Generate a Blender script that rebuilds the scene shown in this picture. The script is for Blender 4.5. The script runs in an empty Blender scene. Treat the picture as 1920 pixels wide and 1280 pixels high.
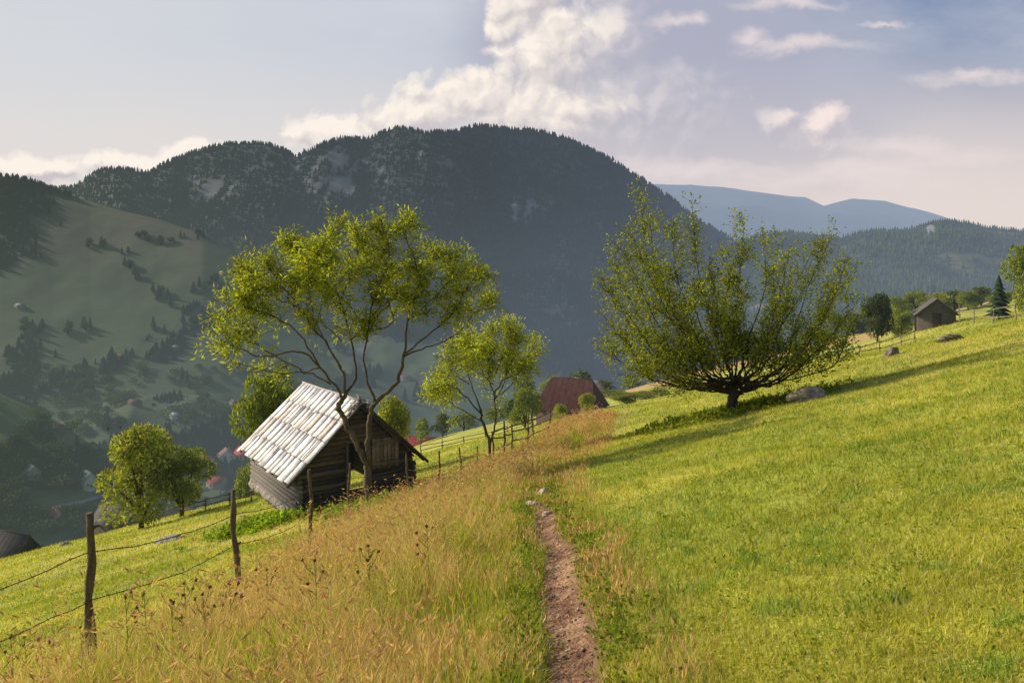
import bpy, math, random
import numpy as np
from mathutils import Vector, Matrix
from mathutils.bvhtree import BVHTree
rng = np.random.default_rng(7); random.seed(7)
scene = bpy.context.scene
COL = scene.collection
F = 1280.0; HV = 540.0
def P(u, v, y): return np.array([(u-960)/F*y, y, (HV-v)/F*y])
def ss(a, b, x):
    t = np.clip((x-a)/(b-a), 0, 1); return t*t*(3-2*t)
TAB = rng.random((256, 256))
def vn(x, y):
    xi = np.floor(x).astype(np.int64); yi = np.floor(y).astype(np.int64)
    fx = x-xi; fy = y-yi; fx = fx*fx*(3-2*fx); fy = fy*fy*(3-2*fy)
    a = TAB[xi & 255, yi & 255]; b = TAB[(xi+1) & 255, yi & 255]
    c = TAB[xi & 255, (yi+1) & 255]; d = TAB[(xi+1) & 255, (yi+1) & 255]
    return (a*(1-fx)+b*fx)*(1-fy)+(c*(1-fx)+d*fx)*fy
def fbm(x, y, o=4):
    x = np.asarray(x, float); y = np.asarray(y, float)
    s = 0; a = .5; t = 0
    for i in range(o):
        s = s+a*vn(x*2**i+17.3*i, y*2**i+9.1*i); t += a; a *= .5
    return s/t
# ---------------------------------------------------------------- mesh helpers
def mesh_np(name, V, faces, mat=None, col=None, smooth=False, parent=None, mats=None, mi=None):
    me = bpy.data.meshes.new(name)
    V = np.asarray(V, np.float32)
    loops = np.concatenate([f.ravel() for f in faces]).astype(np.int32)
    tot = np.concatenate([np.full(len(f), f.shape[1]) for f in faces]).astype(np.int32)
    st = np.concatenate([[0], np.cumsum(tot)[:-1]]).astype(np.int32)
    me.vertices.add(len(V)); me.vertices.foreach_set('co', V.ravel())
    me.loops.add(len(loops)); me.loops.foreach_set('vertex_index', loops)
    me.polygons.add(len(tot)); me.polygons.foreach_set('loop_start', st); me.polygons.foreach_set('loop_total', tot)
    if smooth: me.polygons.foreach_set('use_smooth', np.ones(len(tot), bool))
    if col is not None:
        at = me.color_attributes.new('Col', 'FLOAT_COLOR', 'POINT')
        c = np.ones((len(V), 4), np.float32); c[:, :3] = col
        at.data.foreach_set('color', c.ravel())
    me.update(calc_edges=True)
    me.validate()
    for m in (mats or ([mat] if mat else [])): me.materials.append(m)
    if mi is not None: me.polygons.foreach_set('material_index', np.asarray(mi, np.int32))
    ob = bpy.data.objects.new(name, me); COL.objects.link(ob)
    if parent: ob.parent = parent
    return ob
def top(ob, label, cat, group=None):
    ob['label'] = label; ob['category'] = cat
    if group: ob['group'] = group
    return ob
def struct(ob): ob['kind'] = 'structure'; return ob
def stuff(ob, label, cat): ob['kind'] = 'stuff'; ob['label'] = label; ob['category'] = cat; return ob
def empty(name, loc, rot=0.0, label=None, cat=None, group=None):
    e = bpy.data.objects.new(name, None); COL.objects.link(e)
    e.location = [float(c) for c in loc]; e.rotation_euler = (0, 0, rot); e.empty_display_size = .3
    if label: top(e, label, cat, group)
    return e
class Acc:
    def __init__(s): s.V = []; s.Q = []; s.T = []; s.C = []; s.n = 0
    def add(s, V, Q=None, T=None, c=(1, 1, 1)):
        V = np.asarray(V, float)
        if Q is not None and len(Q): s.Q.append(np.asarray(Q, int)+s.n)
        if T is not None and len(T): s.T.append(np.asarray(T, int)+s.n)
        c = np.asarray(c, float)
        s.C.append(np.tile(c, (len(V), 1)) if c.ndim == 1 else c)
        s.V.append(V); s.n += len(V)
    def build(s, name, mat, smooth=False, parent=None, origin=None):
        V = np.concatenate(s.V)
        if origin is not None: V = V-np.asarray(origin)
        fs = []
        if s.Q: fs.append(np.concatenate(s.Q))
        if s.T: fs.append(np.concatenate(s.T))
        return mesh_np(name, V, fs, mat, np.concatenate(s.C), smooth, parent)
    def tube(s, pts, rad, n=6, c=(1, 1, 1), cap=True, jit=0):
        pts = np.asarray(pts, float); m = len(pts)
        rad = np.broadcast_to(rad, (m,))
        tan = np.gradient(pts, axis=0); tan /= np.linalg.norm(tan, axis=1)[:, None]+1e-9
        ref = np.array([0, 1, 0.]) if abs(tan[0][1]) < .9 else np.array([1., 0, 0])
        a = np.cross(tan, ref); a /= np.linalg.norm(a, axis=1)[:, None]+1e-9
        b = np.cross(tan, a)
        th = np.arange(n)/n*2*np.pi
        r = rad[:, None]*(1+jit*(rng.random((m, n))-.5)) if jit else np.repeat(rad[:, None], n, 1)
        V = pts[:, None, :]+r[:, :, None]*(np.cos(th)[None, :, None]*a[:, None, :]+np.sin(th)[None, :, None]*b[:, None, :])
        V = V.reshape(-1, 3)
        i = np.arange(m-1)[:, None]*n; j = np.arange(n)[None, :]; k = (j+1) % n
        Q = np.stack([i+j, i+k, i+n+k, i+n+j], -1).reshape(-1, 4)
        T = []
        if cap:
            V = np.vstack([V, pts[-1], pts[0]]); e = (m-1)*n
            T = [[e+q, e+(q+1) % n, m*n] for q in range(n)]+[[(q+1) % n, q, m*n+1] for q in range(n)]
        s.add(V, Q, T, c)
    def box(s, lo, hi, c=(1, 1, 1), R=None, t=(0, 0, 0), jit=0):
        lo = np.array(lo, float); hi = np.array(hi, float)
        V = np.array([[x, y, z] for x in (lo[0], hi[0]) for y in (lo[1], hi[1]) for z in (lo[2], hi[2])])
        if jit: V = V+(rng.random(V.shape)-.5)*jit
        if R is not None: V = V@np.asarray(R).T
        V = V+np.array(t)
        Q = [[0, 1, 3, 2], [4, 6, 7, 5], [0, 4, 5, 1], [2, 3, 7, 6], [0, 2, 6, 4], [1, 5, 7, 3]]
        s.add(V, Q, None, c)
def catmull(pts, k=5):
    p = np.asarray(pts, float); p = np.vstack([2*p[0]-p[1], p, 2*p[-1]-p[-2]]); out = []
    for i in range(1, len(p)-2):
        for t in np.arange(k)/k:
            out.append(.5*((2*p[i])+(-p[i-1]+p[i+1])*t+(2*p[i-1]-5*p[i]+4*p[i+1]-p[i+2])*t*t+(-p[i-1]+3*p[i]-3*p[i+1]+p[i+2])*t**3))
    out.append(p[-2]); return np.array(out)
# ---------------------------------------------------------------- materials
def nt(m):
    m.use_nodes = True; t = m.node_tree; t.nodes.clear()
    try: m.cycles.emission_sampling = 'NONE'
    except Exception as ex: print('no emission_sampling', ex)
    return t, t.nodes, t.links
def haze_glow(N, L, shader_out):
    """aerial perspective: painted as a glow mixed into the material (depends only on world position)"""
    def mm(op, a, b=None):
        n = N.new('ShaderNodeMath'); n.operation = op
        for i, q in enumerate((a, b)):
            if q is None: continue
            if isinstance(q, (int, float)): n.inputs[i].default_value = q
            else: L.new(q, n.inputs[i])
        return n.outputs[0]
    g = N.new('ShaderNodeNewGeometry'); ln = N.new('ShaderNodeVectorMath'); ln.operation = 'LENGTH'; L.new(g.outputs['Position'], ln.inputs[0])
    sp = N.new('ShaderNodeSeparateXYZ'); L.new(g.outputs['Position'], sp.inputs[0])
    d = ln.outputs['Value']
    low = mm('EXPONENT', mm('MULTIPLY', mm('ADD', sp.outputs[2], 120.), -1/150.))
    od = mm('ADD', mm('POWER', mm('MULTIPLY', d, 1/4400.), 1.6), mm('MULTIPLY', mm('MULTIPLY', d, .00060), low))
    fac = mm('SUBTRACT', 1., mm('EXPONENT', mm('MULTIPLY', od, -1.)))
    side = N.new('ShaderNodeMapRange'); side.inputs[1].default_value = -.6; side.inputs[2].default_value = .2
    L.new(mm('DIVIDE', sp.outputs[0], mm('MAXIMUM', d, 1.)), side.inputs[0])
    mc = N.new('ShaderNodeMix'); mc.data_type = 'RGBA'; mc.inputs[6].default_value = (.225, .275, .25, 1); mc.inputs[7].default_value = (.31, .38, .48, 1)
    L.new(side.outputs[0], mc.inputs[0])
    em = N.new('ShaderNodeEmission'); L.new(mc.outputs[2], em.inputs[0])  # surface emission stands in for light scattered by distant air
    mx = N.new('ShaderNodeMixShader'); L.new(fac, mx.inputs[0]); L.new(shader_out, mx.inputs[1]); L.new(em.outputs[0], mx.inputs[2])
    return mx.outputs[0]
def mat_surface(name, rough=.9, nscale=4.0, namt=.35, bump=.0, bscale=20., color=None, stretch=(1, 1, 1), metallic=0, spec=.2, detail=6, hz=True):
    m = bpy.data.materials.new(name); t, N, L = nt(m)
    out = N.new('ShaderNodeOutputMaterial'); b = N.new('ShaderNodeBsdfPrincipled')
    b.inputs['Roughness'].default_value = rough; b.inputs['Metallic'].default_value = metallic
    b.inputs['Specular IOR Level'].default_value = spec
    tc = N.new('ShaderNodeTexCoord'); mp = N.new('ShaderNodeMapping'); mp.inputs['Scale'].default_value = stretch
    L.new(tc.outputs['Object'], mp.inputs[0])
    no = N.new('ShaderNodeTexNoise'); no.inputs['Scale'].default_value = nscale; no.inputs['Detail'].default_value = detail
    no.inputs['Roughness'].default_value = .65
    L.new(mp.outputs[0], no.inputs['Vector'])
    mr = N.new('ShaderNodeMapRange'); mr.inputs[1].default_value = .3; mr.inputs[2].default_value = .7
    mr.inputs[3].default_value = 1-namt; mr.inputs[4].default_value = 1+namt
    L.new(no.outputs[0], mr.inputs[0])
    mx = N.new('ShaderNodeVectorMath'); mx.operation = 'SCALE'
    if color is None:
        at = N.new('ShaderNodeAttribute'); at.attribute_name = 'Col'; L.new(at.outputs['Color'], mx.inputs[0])
    else:
        mx.inputs[0].default_value = color
    L.new(mr.outputs[0], mx.inputs['Scale']); L.new(mx.outputs[0], b.inputs['Base Color'])
    if bump:
        n2 = N.new('ShaderNodeTexNoise'); n2.inputs['Scale'].default_value = bscale; n2.inputs['Detail'].default_value = 5
        L.new(mp.outputs[0], n2.inputs['Vector'])
        bp = N.new('ShaderNodeBump'); bp.inputs['Strength'].default_value = bump; bp.inputs['Distance'].default_value = .1
        L.new(n2.outputs[0], bp.inputs['Height']); L.new(bp.outputs[0], b.inputs['Normal'])
    L.new(haze_glow(N, L, b.outputs[0]) if hz else b.outputs[0], out.inputs[0]); return m
def mat_leaf(name, trans=.45, tint=(1.25, 1.2, .6), hz=True):
    m = bpy.data.materials.new(name); t, N, L = nt(m)
    out = N.new('ShaderNodeOutputMaterial'); at = N.new('ShaderNodeAttribute'); at.attribute_name = 'Col'
    d = N.new('ShaderNodeBsdfDiffuse'); tr = N.new('ShaderNodeBsdfTranslucent'); mx = N.new('ShaderNodeMixShader')
    vm = N.new('ShaderNodeVectorMath'); vm.operation = 'MULTIPLY'; vm.inputs[1].default_value = tint
    L.new(at.outputs['Color'], d.inputs[0]); L.new(at.outputs['Color'], vm.inputs[0]); L.new(vm.outputs[0], tr.inputs[0])
    mx.inputs[0].default_value = trans; L.new(d.outputs[0], mx.inputs[1]); L.new(tr.outputs[0], mx.inputs[2])
    L.new(haze_glow(N, L, mx.outputs[0]) if hz else mx.outputs[0], out.inputs[0]); return m
M_ground = mat_surface('meadow_soil', nscale=3, namt=.3, bump=.6, bscale=14)
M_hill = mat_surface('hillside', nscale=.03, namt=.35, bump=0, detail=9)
M_path = mat_surface('trodden_earth', nscale=9, namt=.55, bump=.7, bscale=30, hz=False)
M_leaf = mat_leaf('leaf', .5, hz=False); M_fleaf = mat_leaf('distant_leaf', .4); M_grass = mat_leaf('grass_blade', .45, (1.2, 1.15, .65), hz=False); M_con = mat_leaf('conifer_needles', .1)
M_bark = mat_surface('bark', nscale=9, namt=.5, bump=.7, bscale=25, stretch=(1, 1, .25), hz=False)
M_wood = mat_surface('weathered_wood', nscale=5, namt=.45, bump=.6, bscale=18, stretch=(.6, 3, 3))
M_post = mat_surface('post_wood', nscale=8, namt=.5, bump=.8, bscale=30, stretch=(3, 3, .5), hz=False)
M_roof = mat_surface('silvery_roof_board', rough=.65, nscale=2.6, namt=.38, bump=.15, bscale=9, spec=.25, stretch=(1, .6, 1), detail=9)
M_hroof = mat_surface('house_roof', rough=.85, nscale=1.2, namt=.3, spec=.08)
M_rock = mat_surface('limestone', nscale=2.5, namt=.45, bump=1., bscale=6, hz=False)
M_paint = mat_surface('plaster', nscale=1., namt=.12)
M_wire = mat_surface('rusty_wire', color=(.09, .06, .045), namt=.2, hz=False)
M_glass = mat_surface('dark_window_glass', color=(.02, .025, .03), rough=.15, namt=.05, spec=.5)
# ---------------------------------------------------------------- terrain
PY = [0, 4.2, 5.9, 8.6, 11, 12.9, 17.9, 24, 31, 45, 60]
PX = [.1, .33, .47, .55, .54, .55, .75, 1.7, 3.1, 6.0, 9.0]
FY = [0, 8.9, 13.4, 16.8, 22, 27, 31, 36, 48]
FX = [-5.6, -5.5, -5.4, -4.95, -5.24, -4.1, -3.3, -1.8, 2.4]
def path_x(y): return np.interp(y, PY, PX)+.045*np.sin(y*1.7)
def fence_x(y): return np.interp(y, FY, FX)
def H0(x, y):
    yy = np.maximum(y, 1.0); a = np.clip(x/yy, -3, 3)
    z = .242*x-.213*y-1.6
    z = z+1.6*ss(28, 74, y)*(1-.38*ss(.1, .4, a))
    z = z+3.6*ss(84, 170, y)*ss(-.27, -.08, a)*(1-ss(.12, .3, a))+4.4*ss(105, 160, y)*ss(.12, .3, a)
    z = z+1.1*np.exp(-((x-52)/9)**2-((y-83)/9)**2)
    z = z+(fbm(x/22+3, y/22)-.5)*1.0*ss(10, 45, y)+(fbm(x/5, y/5+8)-.5)*.35*ss(3, 12, np.hypot(x, y))
    D = 75+120*ss(-.27, -.05, a)-30*ss(.25, .6, a)
    over = np.maximum(y-D, 0)
    z = z-np.where(over < 40, over**2/40*.55, .55*40+(over-40)*.9)
    z = z-.8*np.maximum(-x-95, 0)
    z = np.where(x > 120, z-.242*(x-120), z)
    fl = -118+(fbm(x/300, y/300)-.5)*6
    return np.maximum(z, fl)
def H(x, y):
    z = H0(x, y)
    d = (x-path_x(y)); k = 1-ss(14, 22, y)
    return z-.08*np.exp(-(d/.24)**2)*k+.05*np.exp(-((np.abs(d)-.5)/.25)**2)*k
def axis(lo, hi, sc, n):
    s = np.linspace(math.asinh(lo/sc), math.asinh(hi/sc), n); return sc*np.sinh(s)
gx = axis(-14000, 14000, 5, 620)
gy = np.concatenate([np.linspace(-3000, -20, 14)[:-1], np.linspace(-20, 1, 20)[:-1], 1+axis(0, 15000, 8, 520)])
GX, GY = np.meshgrid(gx, gy); GZ = H(GX, GY)
def grid_faces(r, c):
    i = np.arange(r-1)[:, None]*c; j = np.arange(c-1)[None, :]
    return np.stack([i+j, i+j+1, i+c+j+1, i+c+j], -1).reshape(-1, 4)
def lerpc(a, b, t): return np.asarray(a)*(1-t[..., None])+np.asarray(b)*t[..., None]
def band(x, y):  # dry tall grass band mask
    px = path_x(y); fx = fence_x(y)-.1
    n = (fbm(x*1.3, y*.8)-.5)
    l = ss(-.2, 2.0, x-fx+n*2.4); r = 1-ss(.35+.012*y, .75+.03*y, x-px+n*.9)
    return l*r*(1-ss(50, 70, y))
def meadow_col(x, y):
    n = fbm(x/2.5, y/2.5); n2 = fbm(x/.6+40, y/.6); n3 = fbm(x/14+9, y/14)
    c = lerpc((.32, .36, .045), (.49, .475, .075), ss(.3, .7, n))
    c = lerpc(c, (.57, .47, .14), .55*ss(.48, .7, n3)*ss(.4, .7, n2))
    return c*(.85+.30*n2)[..., None]
def ground_col(x, y):
    c = meadow_col(x, y)*.85
    b = band(x, y)
    c = lerpc(c, (.34, .26, .09), b*.8)
    far = ss(95, 130, y)*ss(.0, .12, x/np.maximum(y, 1))*ss(.45, .6, fbm(x/40, y/30))
    c = lerpc(c, (.46, .29, .12), far)
    c = lerpc(c, (.05, .07, .025), ss(190, 260, y))
    d = np.abs(x-path_x(y))
    c = lerpc(c, (.19, .11, .062), (1-ss(.2, .4, d))*(y < 20))
    return c
V = np.stack([GX, GY, GZ], -1).reshape(-1, 3)
gfaces = grid_faces(len(gy), len(gx))
struct(mesh_np('ground', V, [gfaces], M_ground, ground_col(V[:, 0], V[:, 1]), True))
BVHS = [BVHTree.FromPolygons([Vector(p) for p in V.tolist()], gfaces.tolist())]
ys = np.linspace(1.5, 19, 500); off = np.linspace(-1, 1, 15)
hw = (.18+.07*(fbm(ys*1.1, ys*0)-.5)*2)*(1-.6*ss(12, 18, ys))
PXX = path_x(ys)[:, None]+off[None, :]*(hw[:, None]+.12*(fbm(ys[:, None]*4, off[None, :]*3)-.5)); PYY = np.repeat(ys[:, None], 15, 1)
PZ = H(PXX, PYY)+.014+.05*(fbm(PXX*7, PYY*7)-.5)-.03*np.abs(off[None, :])**4
pc = lerpc((.19, .10, .055), (.38, .225, .13), ss(.3, .7, fbm(PXX*4, PYY*4)))
struct(mesh_np('path', np.stack([PXX, PYY, PZ], -1).reshape(-1, 3), [grid_faces(500, 15)], M_path, pc.reshape(-1, 3), True))
# lofted hills
def loft(name, us, crest_v, crest_y, base_z, ys_f, zf, back, colfn, namp=22., nsc=170., nu=300, sub=14):
    U = np.linspace(us[0], us[-1], nu)
    cy = np.interp(U, us, crest_y); cv = np.interp(U, us, crest_v); cz = (HV-cv)/F*cy
    y0, z0 = base_z
    T = np.linspace(0, 1, len(ys_f)*sub)
    fy = np.interp(T, np.linspace(0, 1, len(ys_f)), ys_f); fz = np.interp(T, np.linspace(0, 1, len(zf)), zf)
    k = np.ones(9)/9; fzp = np.pad(fz, 4, mode='edge'); fz = np.convolve(fzp, k, 'valid'); fz[-1] = 1
    YY = y0+(cy[None, :]-y0)*fy[:, None]; ZZ = z0+(cz[None, :]-z0)*fz[:, None]
    XX = (U[None, :]-960)/F*YY
    n = fbm(XX/nsc, YY/nsc, 5); rid = 1-np.abs(2*fbm(XX/(nsc*.8)+5, YY/(nsc*2)+3, 4)-1)*2
    w = (np.minimum(1, (1-T)*4+.12)*np.minimum(1, T*6))[:, None]
    ZZ = ZZ+((n-.5)*2+rid*.6)*namp*w
    XB = []; YB = []; ZB = []
    for q in (.15, .5, 1.):
        yb = YY[-1]+back*q; XB.append((U-960)/F*yb); YB.append(yb); ZB.append(ZZ[-1]-(ZZ[-1]-z0)*q)
    XX = np.vstack([XX]+XB); YY = np.vstack([YY]+YB); ZZ = np.vstack([ZZ]+ZB)
    V = np.stack([XX, YY, ZZ], -1); vv = HV-ZZ/YY*F
    c, forest = colfn(np.repeat(U[None, :], len(YY), 0), vv, XX, YY, ZZ)
    fs = grid_faces(*XX.shape)
    ob = struct(mesh_np(name, V.reshape(-1, 3), [fs], M_hill, c.reshape(-1, 3), True))
    BVHS.append(BVHTree.FromPolygons([Vector(p) for p in V.reshape(-1, 3).tolist()], fs.tolist()))
    return V, forest
ROCK = (.115, .108, .106); FLOOR = np.array((.009, .014, .011)); PAST = np.array((.036, .062, .018))
def gauss(u, v, cu, cv, ru, rv): return np.exp(-((u-cu)/ru)**2-((v-cv)/rv)**2)
def col_mount(U, V_, X, Y, Z):
    n = fbm(X/50, Z/22+Y/50, 5); n5 = fbm(X/14, Z/30+3, 4)
    rk = np.maximum.reduce([gauss(U, V_, 630, 330, 66, 62), .8*gauss(U, V_, 400, 352, 70, 26), .9*gauss(U, V_, 990, 395, 36, 40), .6*gauss(U, V_, 570, 300, 40, 36), .6*gauss(U, V_, 1045, 340, 16, 36), .3*gauss(U, V_, 440, 400, 70, 24), .5*gauss(U, V_, 785, 285, 12, 18)])
    rock = ss(.48, .60, rk*.64+n*.55+(n5-.5)*1.1-.15)
    m2 = fbm(X/120+4, Y/120, 4)
    past = ss(600, 640, V_+(m2-.5)*170+np.where(U > 900, -(U-900)*.7, 0))
    past = past*ss(.3, .36, fbm(X/45, Y/70+7, 4))
    c = lerpc(np.broadcast_to(FLOOR, U.shape+(3,)), PAST*1., past)
    c = lerpc(c, np.array((.052, .062, .022)), past*ss(.5, .7, fbm(X/70+30, Y/70))*.8)
    c = lerpc(c, np.array(ROCK)*(.4+1.3*fbm(X/16, Z/9))[..., None], rock)
    return c, (1-past)*(1-rock*.95)
def col_left(U, V_, X, Y, Z):
    n = fbm(X/90+11, Y/110, 4)
    fr = np.maximum(ss(455, 400, V_+(n-.5)*160+U*.25), ss(.59, .64, fbm(X/60+2, Y/90, 4)))
    fr = np.maximum(fr, ss(105, 40, U+(n-.5)*130)*ss(.35, .45, n)*1.)
    fr = fr*(1-.95*gauss(U, V_, 230, 440, 120, 40))
    c = lerpc(PAST, np.array((.052, .046, .023)), ss(540, 430, V_)*.9)
    c = lerpc(c, PAST*.6, ss(.45, .65, fbm(X/50, Y/50))*.7)
    c = lerpc(c, np.array((.050, .062, .02)), ss(.56, .72, fbm(X/25+9, Y/35))*.7)
    c = lerpc(c, FLOOR*1.2, fr)
    return c, fr
def col_spur(U, V_, X, Y, Z):
    n = fbm(X/40+11, Y/40, 4); fr = ss(.6, .68, n)
    return lerpc(np.broadcast_to(PAST*1.5, U.shape+(3,)), FLOOR*1.5, fr), fr
def col_right(U, V_, X, Y, Z):
    n = fbm(X/80, Y/80, 4)
    rk = ss(.5, .7, gauss(U, V_, 1742, 432, 14, 16)+(n-.5)*.3)
    top_ = ss(1790, 1850, U)*ss(436, 425, V_)
    past = np.maximum(ss(.66, .74, n), top_)
    c = lerpc(np.broadcast_to(FLOOR*2.6, U.shape+(3,)), np.array((.10, .09, .035)), past); c = lerpc(c, np.array(ROCK)*2.2, rk)
    return c, (1-past)*(1-rk)
def col_far(U, V_, X, Y, Z):
    return lerpc(np.array((.02, .03, .03)), np.array((.22, .21, .2)), ss(.5, .75, fbm(X/400, Z/200))), np.zeros_like(U)
mu = [-500, 0, 140, 190, 230, 280, 320, 350, 420, 490, 530, 555, 600, 640, 690, 740, 780, 800, 850, 900, 960, 1030, 1080, 1130, 1180, 1230, 1290, 1340, 1390, 1450, 1550, 1700, 1900]
mv = [390, 360, 352, 320, 318, 324, 303, 290, 272, 268, 280, 296, 274, 260, 262, 241, 247, 252, 247, 237, 243, 251, 268, 291, 322, 357, 398, 432, 460, 486, 520, 560, 600]
MT, MTf = loft('mountain', mu, mv, [1500+60*math.sin(i) for i in range(len(mu))], (330, -122), [0, .08, .2, .36, .57, .78, 1], [0, .02, .06, .15, .35, .64, 1], 900, col_mount, nu=520, sub=20, namp=22)
LH, LHf = loft('pasture_hill', [-600, -200, 0, 50, 100, 170, 230, 300, 380, 450, 560, 700], [230, 285, 330, 338, 358, 378, 396, 412, 440, 482, 600, 730], [1000, 950, 900, 900, 890, 880, 860, 840, 800, 770, 690, 600], (400, -118), [0, .15, .35, .6, .8, 1], [0, .06, .22, .5, .75, 1], 500, col_left, namp=4, nsc=160, nu=300)
SP, SPf = loft('valley_spur', [-400, -100, 0, 60, 130, 220, 300], [660, 705, 738, 764, 802, 872, 935], [380]*7, (255, -120), [0, .3, .6, 1], [0, .3, .65, 1], 120, col_spur, namp=5, nsc=60, nu=120)
RH, RHf = loft('wooded_hill', [1350, 1430, 1480, 1530, 1580, 1620, 1660, 1700, 1760, 1800, 1860, 1920, 2100, 2500], [470, 442, 437, 444, 446, 436, 433, 432, 417, 418, 430, 436, 430, 410], [1500]*14, (500, -90), [0, .25, .5, .75, 1], [0, .15, .4, .7, 1], 700, col_right, nu=260, namp=26)
loft('far_mountain', [900, 1100, 1240, 1320, 1400, 1480, 1510, 1545, 1600, 1660, 1720, 1765, 1850, 2100], [360, 350, 345, 350, 358, 368, 372, 386, 372, 377, 392, 405, 440, 480], [6900]*14, (3600, -60), [0, .3, .6, 1], [0, .25, .6, 1], 1500, col_far, nu=400, namp=110, nsc=500)
def hit(u, v):
    d = Vector(((u-960)/F, 1, (HV-v)/F)).normalized(); best = None
    for b in BVHS:
        r = b.ray_cast(Vector((0, 0, 0)), d)
        if r[0] is not None and (best is None or r[3] < best[1]): best = (r[0], r[3])
    return np.array(best[0]) if best else None
def gz(x, y):
    best = -500
    for b in BVHS:
        r = b.ray_cast(Vector((x, y, 3000)), Vector((0, 0, -1)))
        if r[0] is not None: best = max(best, r[0].z)
    return best
# ---------------------------------------------------------------- forests
def conifer_template(tiers, n, star=0.):
    V = []; T = []
    for i in range(tiers):
        z0 = .08+i*.88/tiers; z1 = min(1, z0+1.55*.92/tiers) if i < tiers-1 else 1.; r = .24*(1-i/tiers)**.85+.015
        b = len(V)
        for k in range(n):
            a = k/n*2*math.pi+i*.7; rr = r*(1-(star if k % 2 else 0))
            V.append((rr*math.cos(a), rr*math.sin(a), z0-(.03 if k % 2 == 0 else 0)))
        V.append((0, 0, z1))
        for k in range(n): T.append((b+k, b+(k+1) % n, b+n))
    return np.array(V), np.array(T)
def scatter(pts, hts, temp, colb, name, mat, label, cat):
    TV, TT = temp; N = len(pts); a = rng.random(N)*6.28; ca, sa = np.cos(a), np.sin(a)
    w = hts*(1.+.6*rng.random(N))
    X = TV[None, :, 0]*w[:, None]; Y = TV[None, :, 1]*w[:, None]
    V = np.stack([X*ca[:, None]-Y*sa[:, None], X*sa[:, None]+Y*ca[:, None], TV[None, :, 2]*hts[:, None]], -1)+pts[:, None, :]
    T = (TT[None]+(np.arange(N)*len(TV))[:, None, None]).reshape(-1, 3)
    big = (.6+.9*fbm(pts[:, 0]/60, pts[:, 2]/40+pts[:, 1]/80))[:, None]
    c = np.asarray(colb)[None]*(.8+.4*rng.random((N, 1)))*big; c = np.repeat(c[:, None, :], len(TV), 1)
    return stuff(mesh_np(name, V.reshape(-1, 3), [T], mat, c.reshape(-1, 3)), label, cat)
def samp(V, f, N, thr=.5):
    r, c = V.shape[:2]; i = rng.random(N)*(r-1.01); j = rng.random(N)*(c-1.01)
    i0 = i.astype(int); j0 = j.astype(int); fi = (i-i0)[:, None]; fj = (j-j0)[:, None]
    p = (V[i0, j0]*(1-fi)+V[i0+1, j0]*fi)*(1-fj)+(V[i0, j0+1]*(1-fi)+V[i0+1, j0+1]*fi)*fj
    ok = f[i0, j0] > thr; return p[ok]
T3 = conifer_template(3, 5, .15)
pm = samp(MT[20:], MTf[20:], 80000); pm = pm[(pm[:, 0] > -1300) & (pm[:, 0] < 1200)]
cre = MT[-4]; ci = rng.integers(0, len(cre), 1700); pm = np.vstack([pm, cre[ci]+rng.normal(0, 2, (1700, 3))*[1, 1, 0]])
pm[:, 2] -= 1.5
hh = rng.uniform(6, 11.5, len(pm))*(.7+.6*fbm(pm[:, 0]/40, pm[:, 1]/40))
scatter(pm, hh, T3, (.007, .014, .010), 'mountain_forest', M_con, 'dark spruce forest covering the steep mountain', 'forest')
pl = samp(LH, LHf, 22000); pl = pl[pl[:, 0] > -900]; cre = LH[-4][LHf[-4] > .3]
if len(cre): ci = rng.integers(0, len(cre), 450); pl = np.vstack([pl, cre[ci]+rng.normal(0, 2, (450, 3))*[1, 1, 0]])
pl[:, 2] -= 1
scatter(pl, rng.uniform(4.5, 9, len(pl)), T3, (.010, .017, .011), 'hillside_forest', M_con, 'dark spruce woods on the pasture hill', 'forest')
pr = samp(RH, RHf, 18000); cre = RH[-4]; ci = rng.integers(0, len(cre), 600); pr = np.vstack([pr, cre[ci]]); pr[:, 2] -= 1
scatter(pr, rng.uniform(6, 12, len(pr)), T3, (.045, .065, .022), 'ridge_forest', M_con, 'mixed forest on the hazy ridge', 'forest')
# ---------------------------------------------------------------- leafy plants
def leaves(acc, Pn, D, L, W, C):
    N = len(Pn); D = D/(np.linalg.norm(D, axis=1)[:, None]+1e-9)
    R = rng.normal(size=(N, 3)); S = np.cross(D, R); S /= np.linalg.norm(S, axis=1)[:, None]+1e-9
    L = np.broadcast_to(L, (N,))[:, None]; W = np.broadcast_to(W, (N,))[:, None]
    nrm = np.cross(D, S)
    V = np.stack([Pn, Pn+D*L*.5+S*W*.5+nrm*L*.06, Pn+D*L, Pn+D*L*.5-S*W*.5+nrm*L*.06], 1).reshape(-1, 3)
    Q = np.arange(N*4).reshape(-1, 4)
    acc.add(V, Q, None, np.repeat(C, 4, 0))
def rvec(n, up=0.0):
    v = rng.normal(size=(n, 3)); v /= np.linalg.norm(v, axis=1)[:, None]; v[:, 2] += up; return v
def leafcols(N, a, b, dark=None):
    t = rng.random(N)[:, None]; c = np.asarray(a)*(1-t)+np.asarray(b)*t
    return c*(.7+.6*rng.random((N, 1)))
BARK = np.array((.12, .09, .065))
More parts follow.
